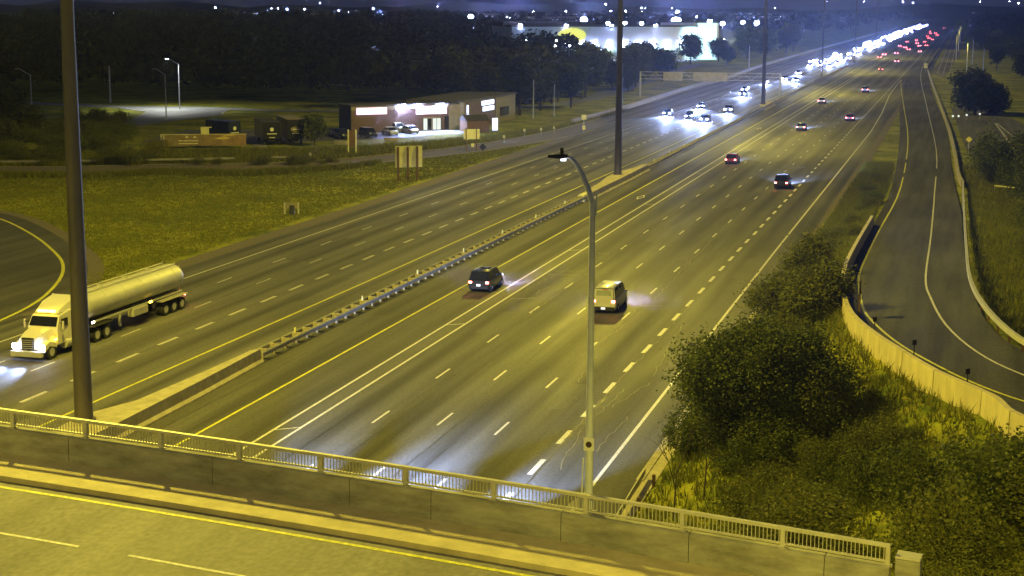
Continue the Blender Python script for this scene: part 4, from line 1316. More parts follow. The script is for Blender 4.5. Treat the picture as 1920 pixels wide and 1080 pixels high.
for y in (-9.5, -13, -16.5):
    MB().tube((0, y, 3.5), (0, y, 3.68), .26, n=12).obj("hatch", M['steel'], tk)
MB().box((-.62, -20.3, 2.4), (.05, .05, 2.0)).obj("ladder", M['steel'], tk)
for dx in (-.7, .7):
    spot("headlight_beam", (dx, .15, 1.0), (0, 1, -.24), 9000, (.40, .54, 1.0), R(44), .8, tk, .1)
# vehicles hidden below the bridge whose beams light the lanes ahead
for x, y, lab, kind, col in ((-29.6, 65.6, "silver car coming out from under the bridge in the second lane, hidden by the deck", 'sedan', 'silver'), (-22.4, 65.0, "grey SUV under the bridge deck in the third lane", 'suv', 'grey')):
    gx = place(kind, col, x, y, 0, lab, power=0)
    spot("headlight_beam", (-.55, 2.47, .68), (-.22, 1, -.235), 240000, (.38, .52, 1.0), R(31), .5, gx, .08)
    spot("headlight_beam", (.55, 2.47, .68), (.24, 1, -.235), 240000, (.38, .52, 1.0), R(31), .5, gx, .08)

# ------------------------------------------------------------------ vegetation
def leaf_cloud(n, lobes, size, clusters=200, spread=.35, seed=0, flat=.5):
    r = np.random.default_rng(seed)
    lob = np.array(lobes, float)            # cx,cy,cz,rx,ry,rz
    wts = lob[:, 3] * lob[:, 4] * lob[:, 5]; wts = wts / wts.sum()
    li = r.choice(len(lob), clusters, p=wts)
    d = r.normal(size=(clusters, 3)); d /= np.linalg.norm(d, axis=1)[:, None]
    rad = r.uniform(.45, 1.0, clusters) ** .5
    cc = lob[li, :3] + d * lob[li, 3:6] * rad[:, None]
    csz = r.uniform(.5, 1.4, clusters) * spread
    ci = r.integers(0, clusters, n)
    p = cc[ci] + r.normal(size=(n, 3)) * csz[ci][:, None]
    a = r.normal(size=(n, 3)); a /= np.linalg.norm(a, axis=1)[:, None]
    a[:, 2] *= flat
    b = np.cross(a, r.normal(size=(n, 3))); b /= np.linalg.norm(b, axis=1)[:, None] + 1e-9
    s = size * r.uniform(.6, 1.4, n)[:, None]
    a, b = a * s, b * s * .62
    V = np.stack([p - a, p - b * .9, p + a, p + b * .9], 1).reshape(-1, 3)
    return V
def limbs(m, h, spread, n, r0, lobes):
    m.tube((0, 0, -.3), (0, 0, h * .45), r0, r0 * .7, 9)
    for k in range(n):
        lb = lobes[k % len(lobes)]
        z0 = h * (.25 + .2 * random.random())
        mid = (lb[0] * .5 + random.uniform(-.2, .2), lb[1] * .5 + random.uniform(-.2, .2), (z0 + lb[2]) / 2 + .2)
        m.tube((0, 0, z0), mid, r0 * .5, r0 * .32, 6)
        m.tube(mid, (lb[0], lb[1], lb[2]), r0 * .32, r0 * .1, 6)
def tree(name, loc, lobes, n, size, mtl, r0, h, label, cat="tree", group=None, clusters=250, spread=.35, seed=1, nl=6, rz=0.0):
    g = empty(name, loc, rz)
    tag(g, label, cat, group)
    m = MB(); limbs(m, h, 1, nl, r0, lobes); m.obj("trunk", M['bark'], g, smooth=True)
    link("crown", np_mesh("crown", leaf_cloud(n, lobes, size, clusters, spread, seed), 4, mtl), None, g)
    return g
# the big round tree in front at the right
bl = [(0, 0, 3.9, 3.3, 3.0, 1.9), (-2.0, -.6, 3.7, 2.2, 2.1, 1.6), (2.2, .2, 3.4, 2.2, 2.0, 1.5), (.6, .6, 4.9, 2.3, 2.1, 1.1), (-1.6, .4, 4.8, 1.6, 1.5, .9), (1.4, -1.2, 2.3, 2.6, 2.1, 1.2), (-1.4, -1.0, 2.3, 2.1, 1.9, 1.0), (2.5, -.4, 2.3, 1.6, 1.5, 1.0)]
_r = random.Random(12)
for _ in range(22):
    a_, e_ = _r.uniform(0, 6.28), _r.uniform(-.3, 1.4)
    bl.append((4.1 * math.cos(a_) * math.cos(e_), 3.6 * math.sin(a_) * math.cos(e_), 3.5 + 2.5 * math.sin(e_), _r.uniform(.35, .8), _r.uniform(.35, .8), _r.uniform(.3, .7)))
tree("round_tree", (-8.6, 78.5, ground_z(-8.6, 78.5) - .1), bl, 115000, .085, M['leaf_a'], .2, 4.4, "large dark round-crowned tree standing on the slope right of the near lamp pole", clusters=620, spread=.36, seed=3, nl=16)
tl = [(0, 0, 2.6, 1.5, 1.4, 1.5), (.3, .2, 3.8, .9, .9, 1.0), (-.9, 0, 2.0, 1.5, 1.3, 1.0), (1.0, -.3, 1.9, 1.4, 1.2, .9)]
tree("feathery_tree", (-10.2, 123, ground_z(-10.2, 123)), tl, 12000, .10, M['leaf_b'], 0.1, 3.6, "slim feathery pale tree above the round tree beside the ramp barrier", clusters=420, spread=.38, seed=5)
tl2 = [(0, 0, 2.2, 1.9, 1.7, 1.3), (-1.2, .3, 1.8, 1.6, 1.3, 1.1), (1.3, -.4, 2.6, 1.4, 1.3, 1.3)]
tree("shrubby_tree", (-11.0, 112, ground_z(-11, 112)), tl2, 11000, .10, M['leaf_b'], .09, 3.2, "low spreading pale tree between the feathery tree and the round tree", clusters=380, spread=.36, seed=6)
tree("shrubby_tree", (-8.3, 104.5, ground_z(-8.3, 104.5)), tl2, 9000, .10, M['leaf_b'], .09, 3.2, "low pale tree pressed against the bend of the ramp barrier", clusters=350, spread=.36, seed=8, rz=1.2)
# bare sapling
def bare(loc, h, label, seed):
    random.seed(seed)
    g = empty("bare_sapling", loc); tag(g, label, "sapling")
    m = MB()
    def br(p, d, L_, r_, k):
        q = p + d * L_
        m.tube(p, q, r_, r_ * .6, 5)
        if k > 0:
            for _ in range(2 if k > 1 else 3):
                dd = (d + Vector((random.uniform(-.5, .5), random.uniform(-.5, .5), random.uniform(-.1, .3)))).normalized()
                br(p + d * L_ * random.uniform(.6, 1), dd, L_ * .62, r_ * .55, k - 1)
    br(Vector((0, 0, -.2)), Vector((0.05, 0, 1)).normalized(), h * .5, .05, 3)
    m.obj("stem", M['bark'], g)
    random.seed(seed + 100)
    return g
bare((-11.6, 70.5, ground_z(-11.6, 70.5)), 5.2, "bare leafless sapling left of the round tree's foot", 4)
bare((-10.6, 73.0, ground_z(-10.6, 73)), 4.2, "thin bare sapling close against the round tree", 9)

# bush prototypes
def bush_proto(seed, n, size, mtl, tall=1.0):
    r = random.Random(seed)
    lobes = [(r.uniform(-.8, .8), r.uniform(-.8, .8), r.uniform(.5, 1.2) * tall, r.uniform(.6, 1.0), r.uniform(.6, 1.0), r.uniform(.5, .9) * tall) for _ in range(5)]
    return np_mesh("foliage", leaf_cloud(n, lobes, size, 150, .2, seed), 4, mtl)
BP = [bush_proto(21, 6500, .055, M['leaf_a']), bush_proto(22, 6500, .05, M['leaf_b'], 1.25), bush_proto(23, 6500, .055, M['leaf_a'], 1.1), bush_proto(24, 5500, .055, M['leaf_b'], .9)]
stem_me = None
sm = MB()
for k in range(5):
    a = k * 1.25
    sm.tube((0, 0, -.3), (.5 * math.cos(a), .5 * math.sin(a), .9), .03, .012, 5)
stem_me = sm.mesh("stem"); stem_me.materials.append(M['bark'])
def bush(x, y, s, pi_, label, group, zs=1.0, mtl=None):
    g = empty("bush", (x, y, ground_z(x, y)), random.uniform(0, 6.28))
    tag(g, label, "bush", group)
    g.scale = (s, s, s * zs)
    link("foliage", BP[pi_], None, g)
    link("stem", stem_me, None, g)
    return g
random.seed(31)
cnt = 0
for _ in range(900):
    if cnt >= 112: break
    y = random.uniform(46, 112)
    L = interp(LB, y) if y > 57 else 20
    x = random.uniform(-13, min(L - 1.0, 12))
    if y < 47.5 + (x + 3) * .0 and x < -1: continue
    gz = ground_z(x, y)
    # keep the barrier's lit face and the sapling gap visible
    dist = L - x
    if y > 66 and dist < 1.6: continue
    if x < -9.8 and y < 76: continue
    s = random.uniform(.9, 1.7)
    if y > 66 and dist < 2.4: continue
    if y > 66 and dist < 4.4: s = random.uniform(.4, .7)
    if y > 100: s *= .8
    if y > 60 and x > -6.5: s *= .6
    elif y > 52: s *= .8
    bush(x, y, s, random.choice((0, 1, 1, 2, 3)), "leafy bush in the overgrown thicket between the bridge end and the ramp barrier", "thicket on the ramp slope", random.uniform(.8, 1.25))
    cnt += 1
# near-right bottom corner bushes, brighter
for x, y, s in ((0.2, 43.0, 1.1), (2.1, 42.4, 1.2), (1.2, 45.5, 1.3), (3.8, 44.5, 1.4), (5.6, 43.2, 1.3), (4.2, 41.5, 1.0)):
    bush(x, y, s * .8, 1, "bright pale bush in the bottom right corner beside the bridge end", "bushes beside the bridge end", .8)
# right of the ramp
for x, y, s, k in ((6.5, 236, 3.2, 2), (9.5, 238, 2.6, 0), (4.6, 255, 2.1, 2), (8.2, 226, 2.2, 2), (10.5, 205, 3.0, 0), (13, 215, 3.4, 2), (9, 185, 2.2, 0), (11, 170, 2.6, 2), (8.2, 160, 1.6, 1), (12, 150, 2.4, 0), (8.5, 140, 1.4, 3), (10.5, 130, 2.0, 2), (9.8, 120, 1.7, 0), (13, 118, 2.5, 2), (4.0, 235, 1.2, 1), (15.5, 240, 3.0, 0)):
    bush(x, y, s, k, "dark shrub on the slope outside the ramp's right guide rail", "shrubs right of the ramp", random.uniform(.8, 1.1))
# bushes between highway and ramp farther up
for _ in range(26):
    y = random.uniform(118, 235); x = random.uniform(-13.2, interp(LB, y) - 1.2)
    bush(x, y, random.uniform(.5, 1.1), random.choice((1, 3, 0)), "low weedy bush on the strip between highway and ramp", "weedy bushes between highway and ramp", .7)
# hedge-like shrubs beyond the field at the left
random.seed(77)
for _ in range(60):
    y = random.uniform(222, 300)
    x = -y * random.uniform(.535, .67)
    bush(x, y, random.uniform(1.0, 2.0), random.choice((0, 1, 2, 3)), "dark shrub in the scrub belt at the left behind the grass field", "scrub behind the grass field", random.uniform(.7, 1.1))
for _ in range(30):
    t = random.random()
    x = -150 + 58 * t; y = 206 + 18 * t + random.uniform(3.5, 9)
    bush(x, y + 4, random.uniform(.6, 1.2), random.choice((1, 3)), "low weedy clump half covering the weathered guide rail", "weeds along the weathered guide rail", .7)
g = bush(-121.5, 230.5, 1.8, 1, "bright yellow-leaved bush by the weathered guide rail", None, .9)
g.children[0].data = BP[1].copy(); g.children[0].data.materials.clear(); g.children[0].data.materials.append(M['leaf_y'])

# mid-distance trees: prototypes and copies
def tproto(seed, n, h, w, mtl, size):
    r = random.Random(seed)
    lobes = [(0, 0, h * .6, w * .42, w * .42, h * .33)] + [(r.uniform(-w * .32, w * .32), r.uniform(-w * .32, w * .32), r.uniform(h * .35, h * .85), r.uniform(.2, .3) * w, r.uniform(.2, .3) * w, r.uniform(.12, .2) * h) for _ in range(6)]
    cm = np_mesh("crown", leaf_cloud(n, lobes, size, 170, w * .07, seed), 4, mtl)
    m = MB(); limbs(m, h, 1, 5, h * .025, lobes); tm = m.mesh("trunk"); tm.materials.append(M['bark'])
    return cm, tm
TPR = [tproto(41, 4200, 9, 7.5, M['leaf_c'], .34), tproto(42, 4200, 11, 7, M['leaf_c'], .36), tproto(43, 3600, 8, 8, M['leaf_c'], .34), tproto(44, 3600, 7, 5, M['leaf_a'], .28)]
def mtree(x, y, s, k, label, group, zs=1.0):
    g = empty("broadleaf_tree", (x, y, -.1), random.uniform(0, 6.28)); g.scale = (s, s, s * zs)
    tag(g, label, "tree", group)
    link("trunk", TPR[k][1], None, g); link("crown", TPR[k][0], None, g)
    return g
random.seed(5)
# belt right of the shop up to the gantry, seen against the warehouse
for _ in range(62):
    t = random.random()
    y = 330 + 230 * t
    x = -88 - 6 * t - random.uniform(0, 55) * (0.35 + t)
    if -108 < x and y < 352: continue
    mtree(x, y, random.uniform(.95, 1.45), random.randrange(3), "dark broadleaf tree in the belt between the shop and the white warehouse", "trees between the shop and the warehouse")
for x, y, s in ((-123, 640, 1.2), (-112, 700, 1.5), (-106, 742, 1.2), (-99, 790, 1.6), (-95, 830, 1.5), (-90, 880, 1.3), (-92, 940, 1.5), (-104, 830, 1.4), (-96, 700, .9), (-130, 690, 1.1)):
    mtree(x, y, s, random.randrange(3), "dark tree beside the highway to the right of the warehouse", "trees right of the warehouse")
mtree(-107.5, 263.5, .85, 3, "green-lit round tree between the black trucks and the parked cars", None, 1.0)
for x, y, s in ((-152, 238, .9), (-160, 258, 1.0), (-168, 249, 1.2), (-178, 279, 1.1), (-190, 300, 1.2), (-182, 262, 1.0), (-212, 330, 1.1), (-205, 318, .9)):
    mtree(x, y, s * .75, random.randrange(4), "dim tree in the scrub at the far left behind the nearest mast", "trees in the far left scrub")
# tall dark tree right of the ramp
for x, y, s, k, lab in ((3.5, 392, 1.25, 1, "large black tree crowding the right side of the far ramp"), (7.5, 398, 1.1, 0, "second black tree just right of the one crowding the far ramp")):
    mtree(x, y, s, k, lab, None).location.z = -2.4
random.seed(15)
for _ in range(60):
    y = random.uniform(330, 1400); x = 14 + (y - 300) * .0 + random.uniform(0, 90)
    if y > 500: x = random.uniform(4, 80)
    mtree(x, y, random.uniform(.9, 1.5), random.randrange(3), "dark tree in the wood right of the highway", "wood right of the highway")

# dark woodland masses (uncountable)
def wood_mass(name, n_tr, region, hmin, hmax, leaf, per, label, seed):
    r = np.random.default_rng(seed)
    pts = []
    while len(pts) < n_tr:
        p = region(r)
        if p is not None: pts.append(p)
    pts = np.array(pts)
    h = r.uniform(hmin, hmax, n_tr)
    ci = np.repeat(np.arange(n_tr), per)
    N = len(ci)
    d = r.normal(size=(N, 3)); d /= np.linalg.norm(d, axis=1)[:, None]
    d[:, 2] = np.abs(d[:, 2]) * r.choice([1, 1, 1, -.6], N)
    rad = r.uniform(.7, 1.05, N)[:, None]
    w = (h * .42)[ci]
    c = np.stack([pts[ci, 0] + d[:, 0] * w * rad[:, 0], pts[ci, 1] + d[:, 1] * w * rad[:, 0], h[ci] * .55 + d[:, 2] * h[ci] * .42 * rad[:, 0]], 1)
    a = r.normal(size=(N, 3)); a /= np.linalg.norm(a, axis=1)[:, None]
    b = np.cross(a, d); b /= np.linalg.norm(b, axis=1)[:, None] + 1e-9
    s = (leaf * r.uniform(.6, 1.4, N))[:, None]
    a = a * s; b = b * s * .8
    V = np.stack([c - a, c - b, c + a, c + b], 1).reshape(-1, 3)
    o = link(name, np_mesh(name, V, 4, M['wood_far']), None)
    tag(o, label, "woodland", kind='stuff')
def reg_left(r):
    y = 390 + 1500 * r.random() ** 1.3
    x = r.uniform(-1.35 * y - 0, -.24 * y - 25)
    x = r.uniform(-.66 * y, -.215 * y - 10)
    if y < 700 and x > -.24 * y - 6: return None
    return x, y
wood_mass("woodland", 3400, reg_left, 9, 15, .9, 80, "dark unlit woodland filling the background left of the warehouse", 3)
def reg_far(r):
    y = r.uniform(1500, 4200); x = r.uniform(-.62 * y, .02 * y + 60)
    if -115 < x < 8: return None
    return x, y
wood_mass("distant_woodland", 1500, reg_far, 10, 18, 3.0, 24, "distant dark tree cover below the skyline", 4)

# ------------------------------------------------------------------ grass tufts
def tufts(n, sampler, hmin, hmax, name, label, seed, w=.05):
    r = np.random.default_rng(seed)
    P = []
    for x, y in sampler(r, n):
        P.append((x, y, ground_z(x, y) - .03))
    P = np.array(P); k = 4
    P = np.repeat(P, k, 0); N = len(P)
    P[:, :2] += r.normal(size=(N, 2)) * .14
    h = r.uniform(hmin, hmax, N)
    a = r.uniform(0, 2 * PI, N)
    lean = r.normal(size=(N, 2)) * .35 * h[:, None]
    wv = np.stack([np.cos(a), np.sin(a), np.zeros(N)], 1) * (w * r.uniform(.6, 1.6, N))[:, None]
    tip = P + np.stack([lean[:, 0], lean[:, 1], h], 1)
    V = np.stack([P - wv, P + wv, tip], 1).reshape(-1, 3)
    o = link(name, np_mesh(name, V, 3, M['blade']), None)
    tag(o, label, "grass", kind='stuff')
def s_field(r, n):
    out = []
    exx = [p[1] for p in exR[::-1]]
    while len(out) < n:
        x = r.uniform(-140, -70); y = r.uniform(125, 300)
        # below exit ramp
        ey = np.interp(x, [p[0] for p in exR], [p[1] for p in exR])
        ly = np.interp(x, [p[0] for p in ll], [p[1] for p in ll])
        if y > ey - 2 or (x < -70 and y < ly + 3.5 + max(0, (-78 - x)) * .03): continue
        if x > -71.5: continue
        out.append((x, y))
    return out
tufts(30000, s_field, .08, .26, "field_grass", "rough grass of the field between highway and exit ramp", 1, .06)
def s_slope(r, n):
    out = []
    while len(out) < n:
        y = r.uniform(44, 260); L = interp(LB, y) if y > 57 else 20
        if r.random() < .72:
            x = r.uniform(-13.6, min(L - .4, 12))
            if y < 57 and x > -1.5 and y < 46: continue
        else:
            if y < 92: continue
            x = interp(RB, y) + r.uniform(.6, 9)
        out.append((x, y))
    return out
tufts(26000, s_slope, .25, .8, "slope_weeds", "tall weeds covering the ramp embankment", 2, .035)
def s_ditch(r, n):
    out = []
    for _ in range(n):
        t = r.random()
        x = -150 + 75 * t; y = np.interp(x, [p[0] for p in exL], [p[1] for p in exL]) + r.uniform(1, 26)
        out.append((x, y))
    return out
def s_exit(r, n):
    out = []
    for _ in range(n):
        x = r.uniform(-150, -86); y = np.interp(x, [p[0] for p in exR], [p[1] for p in exR]) + r.normal() * 1.2 - 1.4
        out.append((x, y))
    return out
tufts(9000, s_exit, .3, .95, "verge_weeds", "tall weeds between the grass field and the exit ramp", 9, .06)
tufts(12000, s_ditch, .3, .9, "ditch_weeds", "tall weeds beyond the exit ramp in front of the parked trucks", 6, .06)

# ------------------------------------------------------------------ lamp posts at the left
def small_lamp(x, y, h, lit, label, arm=(-2.6, 0), power=9000, col=(.95, .95, .85)):
    g = empty("street_lamp", (x, y, 0)); tag(g, label, "street lamp")
    MB().tube((0, 0, 0), (0, 0, h), .14, .09, 8).obj("pole", M['pole'], g)
    MB().tube((0, 0, h - .1), (arm[0], arm[1], h + 1.2), .06, n=6).obj("arm", M['pole'], g)
    hd = MB().box((arm[0] - .3, arm[1], h + 1.2), (.9, .4, .16)).obj("lamp_head", M['dark'], g)
    MB().box((arm[0] - .3, arm[1], h + 1.08), (.7, .34, .08)).obj("lamp_lens", M['led'] if lit else M['plate'], hd)
    if lit: spot("lamp_light", (arm[0] - .3, arm[1], h + .98), (0, 0, -1), power, col, R(150), .5, g)
    return g
small_lamp(-175.1, 347.1, 10.5, True, "lit street lamp over the pale driveway mouth at the left", power=20000)
small_lamp(-161.3, 313.4, 9.6, False, "unlit street lamp just left of the lit one over the driveway", arm=(-2.2, 0))
small_lamp(-175.2, 284.2, 10.4, False, "dim street lamp left of the nearest mast in the scrub", arm=(-2.6, 0))
g = empty("utility_pole", (-203.8, 366.5, 0)); tag(g, "plain pale pole beside the service road at the left", "pole")
MB().tube((0, 0, 0), (0, 0, 9), .22, .16, 8).obj("pole", M['pole'], g)
for x, y, h, lab in ((-89.2, 344, 8.3, "thin pole among the trees right of the shop"), (-125.9, 532.5, 10.6, "pale thin pole in the trees below the warehouse"), (-137.1, 470, 7.6, "thin pole standing in the dark trees above the shop"), (-86.5, 352, 7.0, "thin pole beside the first one right of the shop"), (3.5, 560, 14, "tall thin pole in the dark wood at the right"), (6.5, 520, 12, "second tall thin pole in the dark wood at the right"), (-79.5, 640, 9.5, "pole by the far barrier below the white warehouse block")):
    g = empty("utility_pole", (x, y, 0)); tag(g, lab, "pole")
    MB().tube((0, 0, 0), (0, 0, h), .15, .1, 8).obj("pole", M['pole'], g)

# ------------------------------------------------------------------ shop building
shop = empty("shop_building", (-111.5, 292, 0), math.atan2(16.5, 17.5))
tag(shop, "low brick shop with glowing signs and bright wall lamps beyond the exit ramp", "building")
def SB(c, s, n, m, parent=shop, **k): return MB().box(c, s).obj(n, m, parent, **k)
SB((12.3, 3, 2.5), (24.6, 6, 5.0), "wall", M['brick'])
SB((-.06, 3, 2.5), (.12, 6.1, 5.0), "shaded_side_wall", M['roof'])  # left wall covered in a dark colour that stands in for shade
SB((12.3, 3.1, 5.15), (25.0, 6.5, .3), "roof", M['roof'])
SB((12.3, -.08, 4.6), (24.8, .16, .7), "fascia", M['stucco'])
SB((22.2, -.14, 2.45), (3.4, .28, 4.9), "wall_panel", M['stucco'])
SB((4.1, -.25, 4.1), (6.2, .3, 1.25), "lit_sign", M['pinksign'])
SB((16.6, -.45, 4.0), (6.4, .5, 1.5), "lit_sign", M['pinksign'])
en = SB((16.8, -.12, 1.3), (3.6, .24, 2.6), "entrance", M['stucco'])
for x in (15.4, 16.3, 17.4, 18.3):
    SB((x, -.26, 1.25), (.75, .05, 2.2), "door_pane", M['pane'] if x != 16.3 else M['glass'], en)
SB((20.4, -.1, 1.4), (1.5, .24, 2.6), "side_door", M['glass'])
for x in (10.5, 13.8, 18.8):
    fx = SB((x, -.45, 4.95), (.5, .4, .3), "wall_lamp", M['dark'])
    SB((x, -.70, 4.92), (.8, .1, .55), "lamp_lens", M['led_hot'], fx)
    spot("lamp_light", (x, -.9, 4.9), (0, -.9, -1), 5200, (.6, .74, 1.0), R(130), .6, shop)
wing = empty("shop_wing", (-93.8, 307.6, 0), R(88)); tag(wing, "beige side wing of the shop with a tilted lit sign and dark front", "building")
SB((17, 6, 2.7), (34, 12, 5.4), "wall", M['stucco'], wing); 
SB((17, 6, 5.55), (34.4, 12.4, .3), "roof", M['roof'], wing)
SB((10.0, -.06, 2.7), (20, .12, 5.3), "dark_front", M['brick'], wing)
SB((14.0, -.3, 4.6), (7.5, .3, .9), "lit_sign", M['bluesign'], wing)
SB((14.4, -.3, 3.4), (6.8, .3, .9), "lit_sign", M['bluesign'], wing)
SB((26, -.1, 2.2), (5.5, .2, 1.8), "window", M['glass'], wing)
SB((1.2, -.3, 3.9), (.9, .14, 1.6), "banner_sign", M['bluesign'], wing)
SB((1.2, -.3, 2.7), (1.4, .14, .5), "banner_sign", M['bluesign'], wing)
shed = empty("wooden_kiosk", (-90.5, 303.5, 0), R(40)); tag(shed, "small dark kiosk with a pitched roof beside the shop doors", "kiosk")
MB().box((0, 0, 1.1), (4.6, 3.6, 2.2)).obj("wall", M['wood'], shed)
MB().loft([[(-2.5, -2, 2.2), (-2.5, 2, 2.2), (-2.5, 0, 3.3)], [(2.5, -2, 2.2), (2.5, 2, 2.2), (2.5, 0, 3.3)]]).obj("roof", M['roof'], shed)
g = empty("light_box_sign", (-87.2, 306.5, 0), R(30)); tag(g, "upright glowing light box sign right of the kiosk", "sign")
MB().box((0, 0, 1.3), (1.1, .2, 2.4)).obj("lit_panel", M['bluesign'], g); MB().box((0, 0, .05), (1.3, .5, .1)).obj("base", M['dark'], g)
# parked cars
random.seed(3)
pk = [(-108.5, 279.5, 'suv', 'black', "dark SUV parked under the left glowing shop sign"), (-105.4, 284.5, 'suv', 'blue', "dark blue SUV parked second from the left before the brick shop"), (-103.4, 291.0, 'sedan', 'white', "pale car parked below the leftmost bright wall lamp"), (-101.0, 295.5, 'sedan', 'silver', "silver car parked just left of the bright forecourt"), (-104.5, 298.2, 'suv', 'silver', "silver SUV parked close to the shop wall"), (-112.0, 284.5, 'sedan', 'grey', "grey car parked at the left end of the shop front")]
for x, y, k, c, lab in pk:
    o = place(k, c, x, y, R(-135 + random.uniform(-10, 10)), lab, power=0)
    o2 = [ch for ch in o.children if 'light' in ch.name and ch.type == 'MESH']
    for ch in o2:
        ch.data = ch.data.copy(); ch.data.materials.clear(); ch.data.materials.append(M['plate'])

# box trucks with emblems
def boxtruck(loc, rz, label, colr, roofm, L=8.0, Hh=3.5, emblem='round', Wd=2.6):
    g = empty("box_trailer", loc, rz); tag(g, label, "trailer")
    MB().box((0, L / 2, 1.0 + (Hh - 1.0) / 2), (Wd, L, Hh - 1.0)).obj("cargo_box", colr, g, bevel=.03)
    MB().box((0, L / 2, Hh + .03), (Wd * .98, L * .99, .05)).obj("roof", roofm, g)
    MB().box((0, -.03, 1.0 + (Hh - 1) / 2), (Wd * .94, .05, (Hh - 1) * .94)).obj("door", colr, g)
    e = mat("emblem_white", (.75, .75, .7))
    if emblem == 'round':
        MB().tube((0, -.06, 2.75), (0, -.08, 2.75), .34, n=16).obj("emblem", e, g)
        MB().box((0, -.07, 2.0), (1.7, .02, .16)).obj("text_line", e, g)
        MB().box((0, -.07, 1.35), (1.0, .02, .12)).obj("text_line", e, g)
    else:
        m = MB()
        for i in range(24):
            a, b = 2 * PI * i / 24, 2 * PI * (i + 1) / 24
            m.quad((.85 * math.cos(a), -.07, 2.75 + .42 * math.sin(a)), (.85 * math.cos(b), -.07, 2.75 + .42 * math.sin(b)), (.68 * math.cos(b), -.07, 2.75 + .3 * math.sin(b)), (.68 * math.cos(a), -.07, 2.75 + .3 * math.sin(a)))
        m.obj("emblem", mat("emblem_tan", (.4, .33, .2)), g)
        MB().box((0, -.07, 2.75), (1.1, .02, .2)).obj("text_line", e, g)
        MB().box((0, -.07, 2.05), (1.3, .02, .1)).obj("text_line", e, g)
    for s in (-1, 1):
        for yy in (1.2, L - 1.5):
            a = link("wheel", WT, None, g, (s * 1.05, yy, .51)); link("rim", WR, None, a)
    MB().box((0, L / 2, .8), (1.0, L * .95, .25)).obj("chassis", M['dark'], g)
    return g
boxtruck((-114.6, 261.6, 0), R(32), "black box trailer with a round white emblem, left of the pair", PT['black'], M['roof'], 11, 4.0, 'round', 3.1)
boxtruck((-111.0, 263.6, 0), R(32), "black box trailer with an oval emblem and pale roof, right of the pair", PT['black'], M['stucco'], 12, 4.4, 'oval', 3.1)
bt = boxtruck((-121.8, 262.0, 0), R(60), "dark blue box trailer left of the black pair", PT['blue'], PT['blue'], 7, 3.9, 'round')
ban = empty("banner_fence", (-129.7, 250.3, 0), math.atan2(6.0, 13.5)); tag(ban, "long low tan banner wall with two lines of white lettering before the trucks", "banner")
for k in range(6):
    MB().box((1.35 + 2.3 * k, 0, 1.35), (2.28, .25, 1.9)).obj("panel", mat("tan_panel_%d" % k, (.26 + .01 * k, .20, .12), .8, var=.3, scale=.8), ban)
MB().box((7, 0, 2.33), (14.2, .3, .07)).obj("top_rail", M['signback'], ban)
for dx in (-.2, .25):
    MB().box((dx, -.05, 1.9), (.28, .3, .9)).obj("post", M['rail'], ban)
tx = mat("banner_lettering", (.8, .78, .6))
for row, z in enumerate((1.25, .78)):
    for k in range(9):
        MB().box((2.9 + .36 * k, -.14, z), (.26 if (k * 7 + row) % 3 else .34, .02, .16)).obj("letter", tx, ban)
for dx in (4.1, 5.4):
    MB().add([(dx - .3, -.14, 1.75), (dx + .3, -.14, 1.75), (dx, -.14, 2.1), (dx - .3, -.16, 1.75), (dx + .3, -.16, 1.75), (dx, -.16, 2.1)], [(0, 1, 2), (3, 5, 4), (0, 3, 4, 1), (1, 4, 5, 2), (2, 5, 3, 0)]).obj("symbol", tx, ban)
MB().add([(8.6, -.15, 1.6), (10.2, -.15, 1.4), (11.4, -.15, 1.65), (10.4, -.15, 1.95)], [(0, 1, 2, 3)]).obj("yellow_graphic", mat("banner_yellow", (.7, .55, .15)), ban)
MB().add([(9.8, -.15, 2.0), (11.6, -.15, 2.0), (12.6, -.15, 2.28), (10.8, -.15, 2.28)], [(0, 1, 2, 3)]).obj("yellow_graphic", mat("banner_gold", (.6, .45, .15)), ban)
g = empty("yellow_crate_box", (-124.8, 256.5, 0), R(20)); tag(g, "small yellow-lit box standing behind the tan banner wall", "box")
MB().box((0, 0, 1.6), (1.3, 1.2, 3.2)).obj("box_body", M['signback'], g, bevel=.03); MB().box((.2, 0, 3.23), (1.8, 1.3, .08)).obj("lid", M['signback'], g)
for x, y, lab in ((-103.8, 266.5, "low pale concrete block in the weeds before the green-lit tree"), (-98.0, 276.3, "low pale block beside the parking lot edge"), (-113.5, 254.0, "flat pale slab lying in the weeds below the black trailers")):
    g = empty("concrete_block", (x, y, 0)); tag(g, lab, "block"); MB().box((0, 0, .35), (2.3, .8, .7)).obj("block_body", M['conc'], g, bevel=.05)

# ------------------------------------------------------------------ warehouse
wh = empty("warehouse", (-196, 716, 0), math.atan2(48, 73)); tag(wh, "huge pale warehouse with lit wall pools and a yellow oval sign", "warehouse")
def WB_(c, s, n, m, **k): return MB().box(c, s).obj(n, m, wh, **k)
for k in range(12):
    WB_((3.9 + 7.6 * k, .2 * 0 + 15, 7.6), (7.56, 30, 15.2), "wall_panel", M['wallwhite'])
WB_((45.6, 15, 15.5), (92, 30.6, .6), "roof", M['roof'])
WB_((20, 14, 16.6), (44, 16, 1.8), "roof_parapet", M['roof'])
for k in range(6):
    cx = 47 + 7.2 * k
    cn = MB().loft([[(cx - 2.6, -.02, 3.2), (cx + 2.6, -.02, 3.2), (cx + 1.6, -.02, 6.0), (cx - 1.6, -.02, 6.0)], [(cx - 2.6, -1.6, 3.2), (cx + 2.6, -1.6, 3.2), (cx + 1.6, -.6, 6.0), (cx - 1.6, -.6, 6.0)]]).obj("dock_canopy", M['stucco'], wh)
    WB_((cx, -.12, 1.5), (4.0, .2, 3.0), "dock_door", M['conc'])
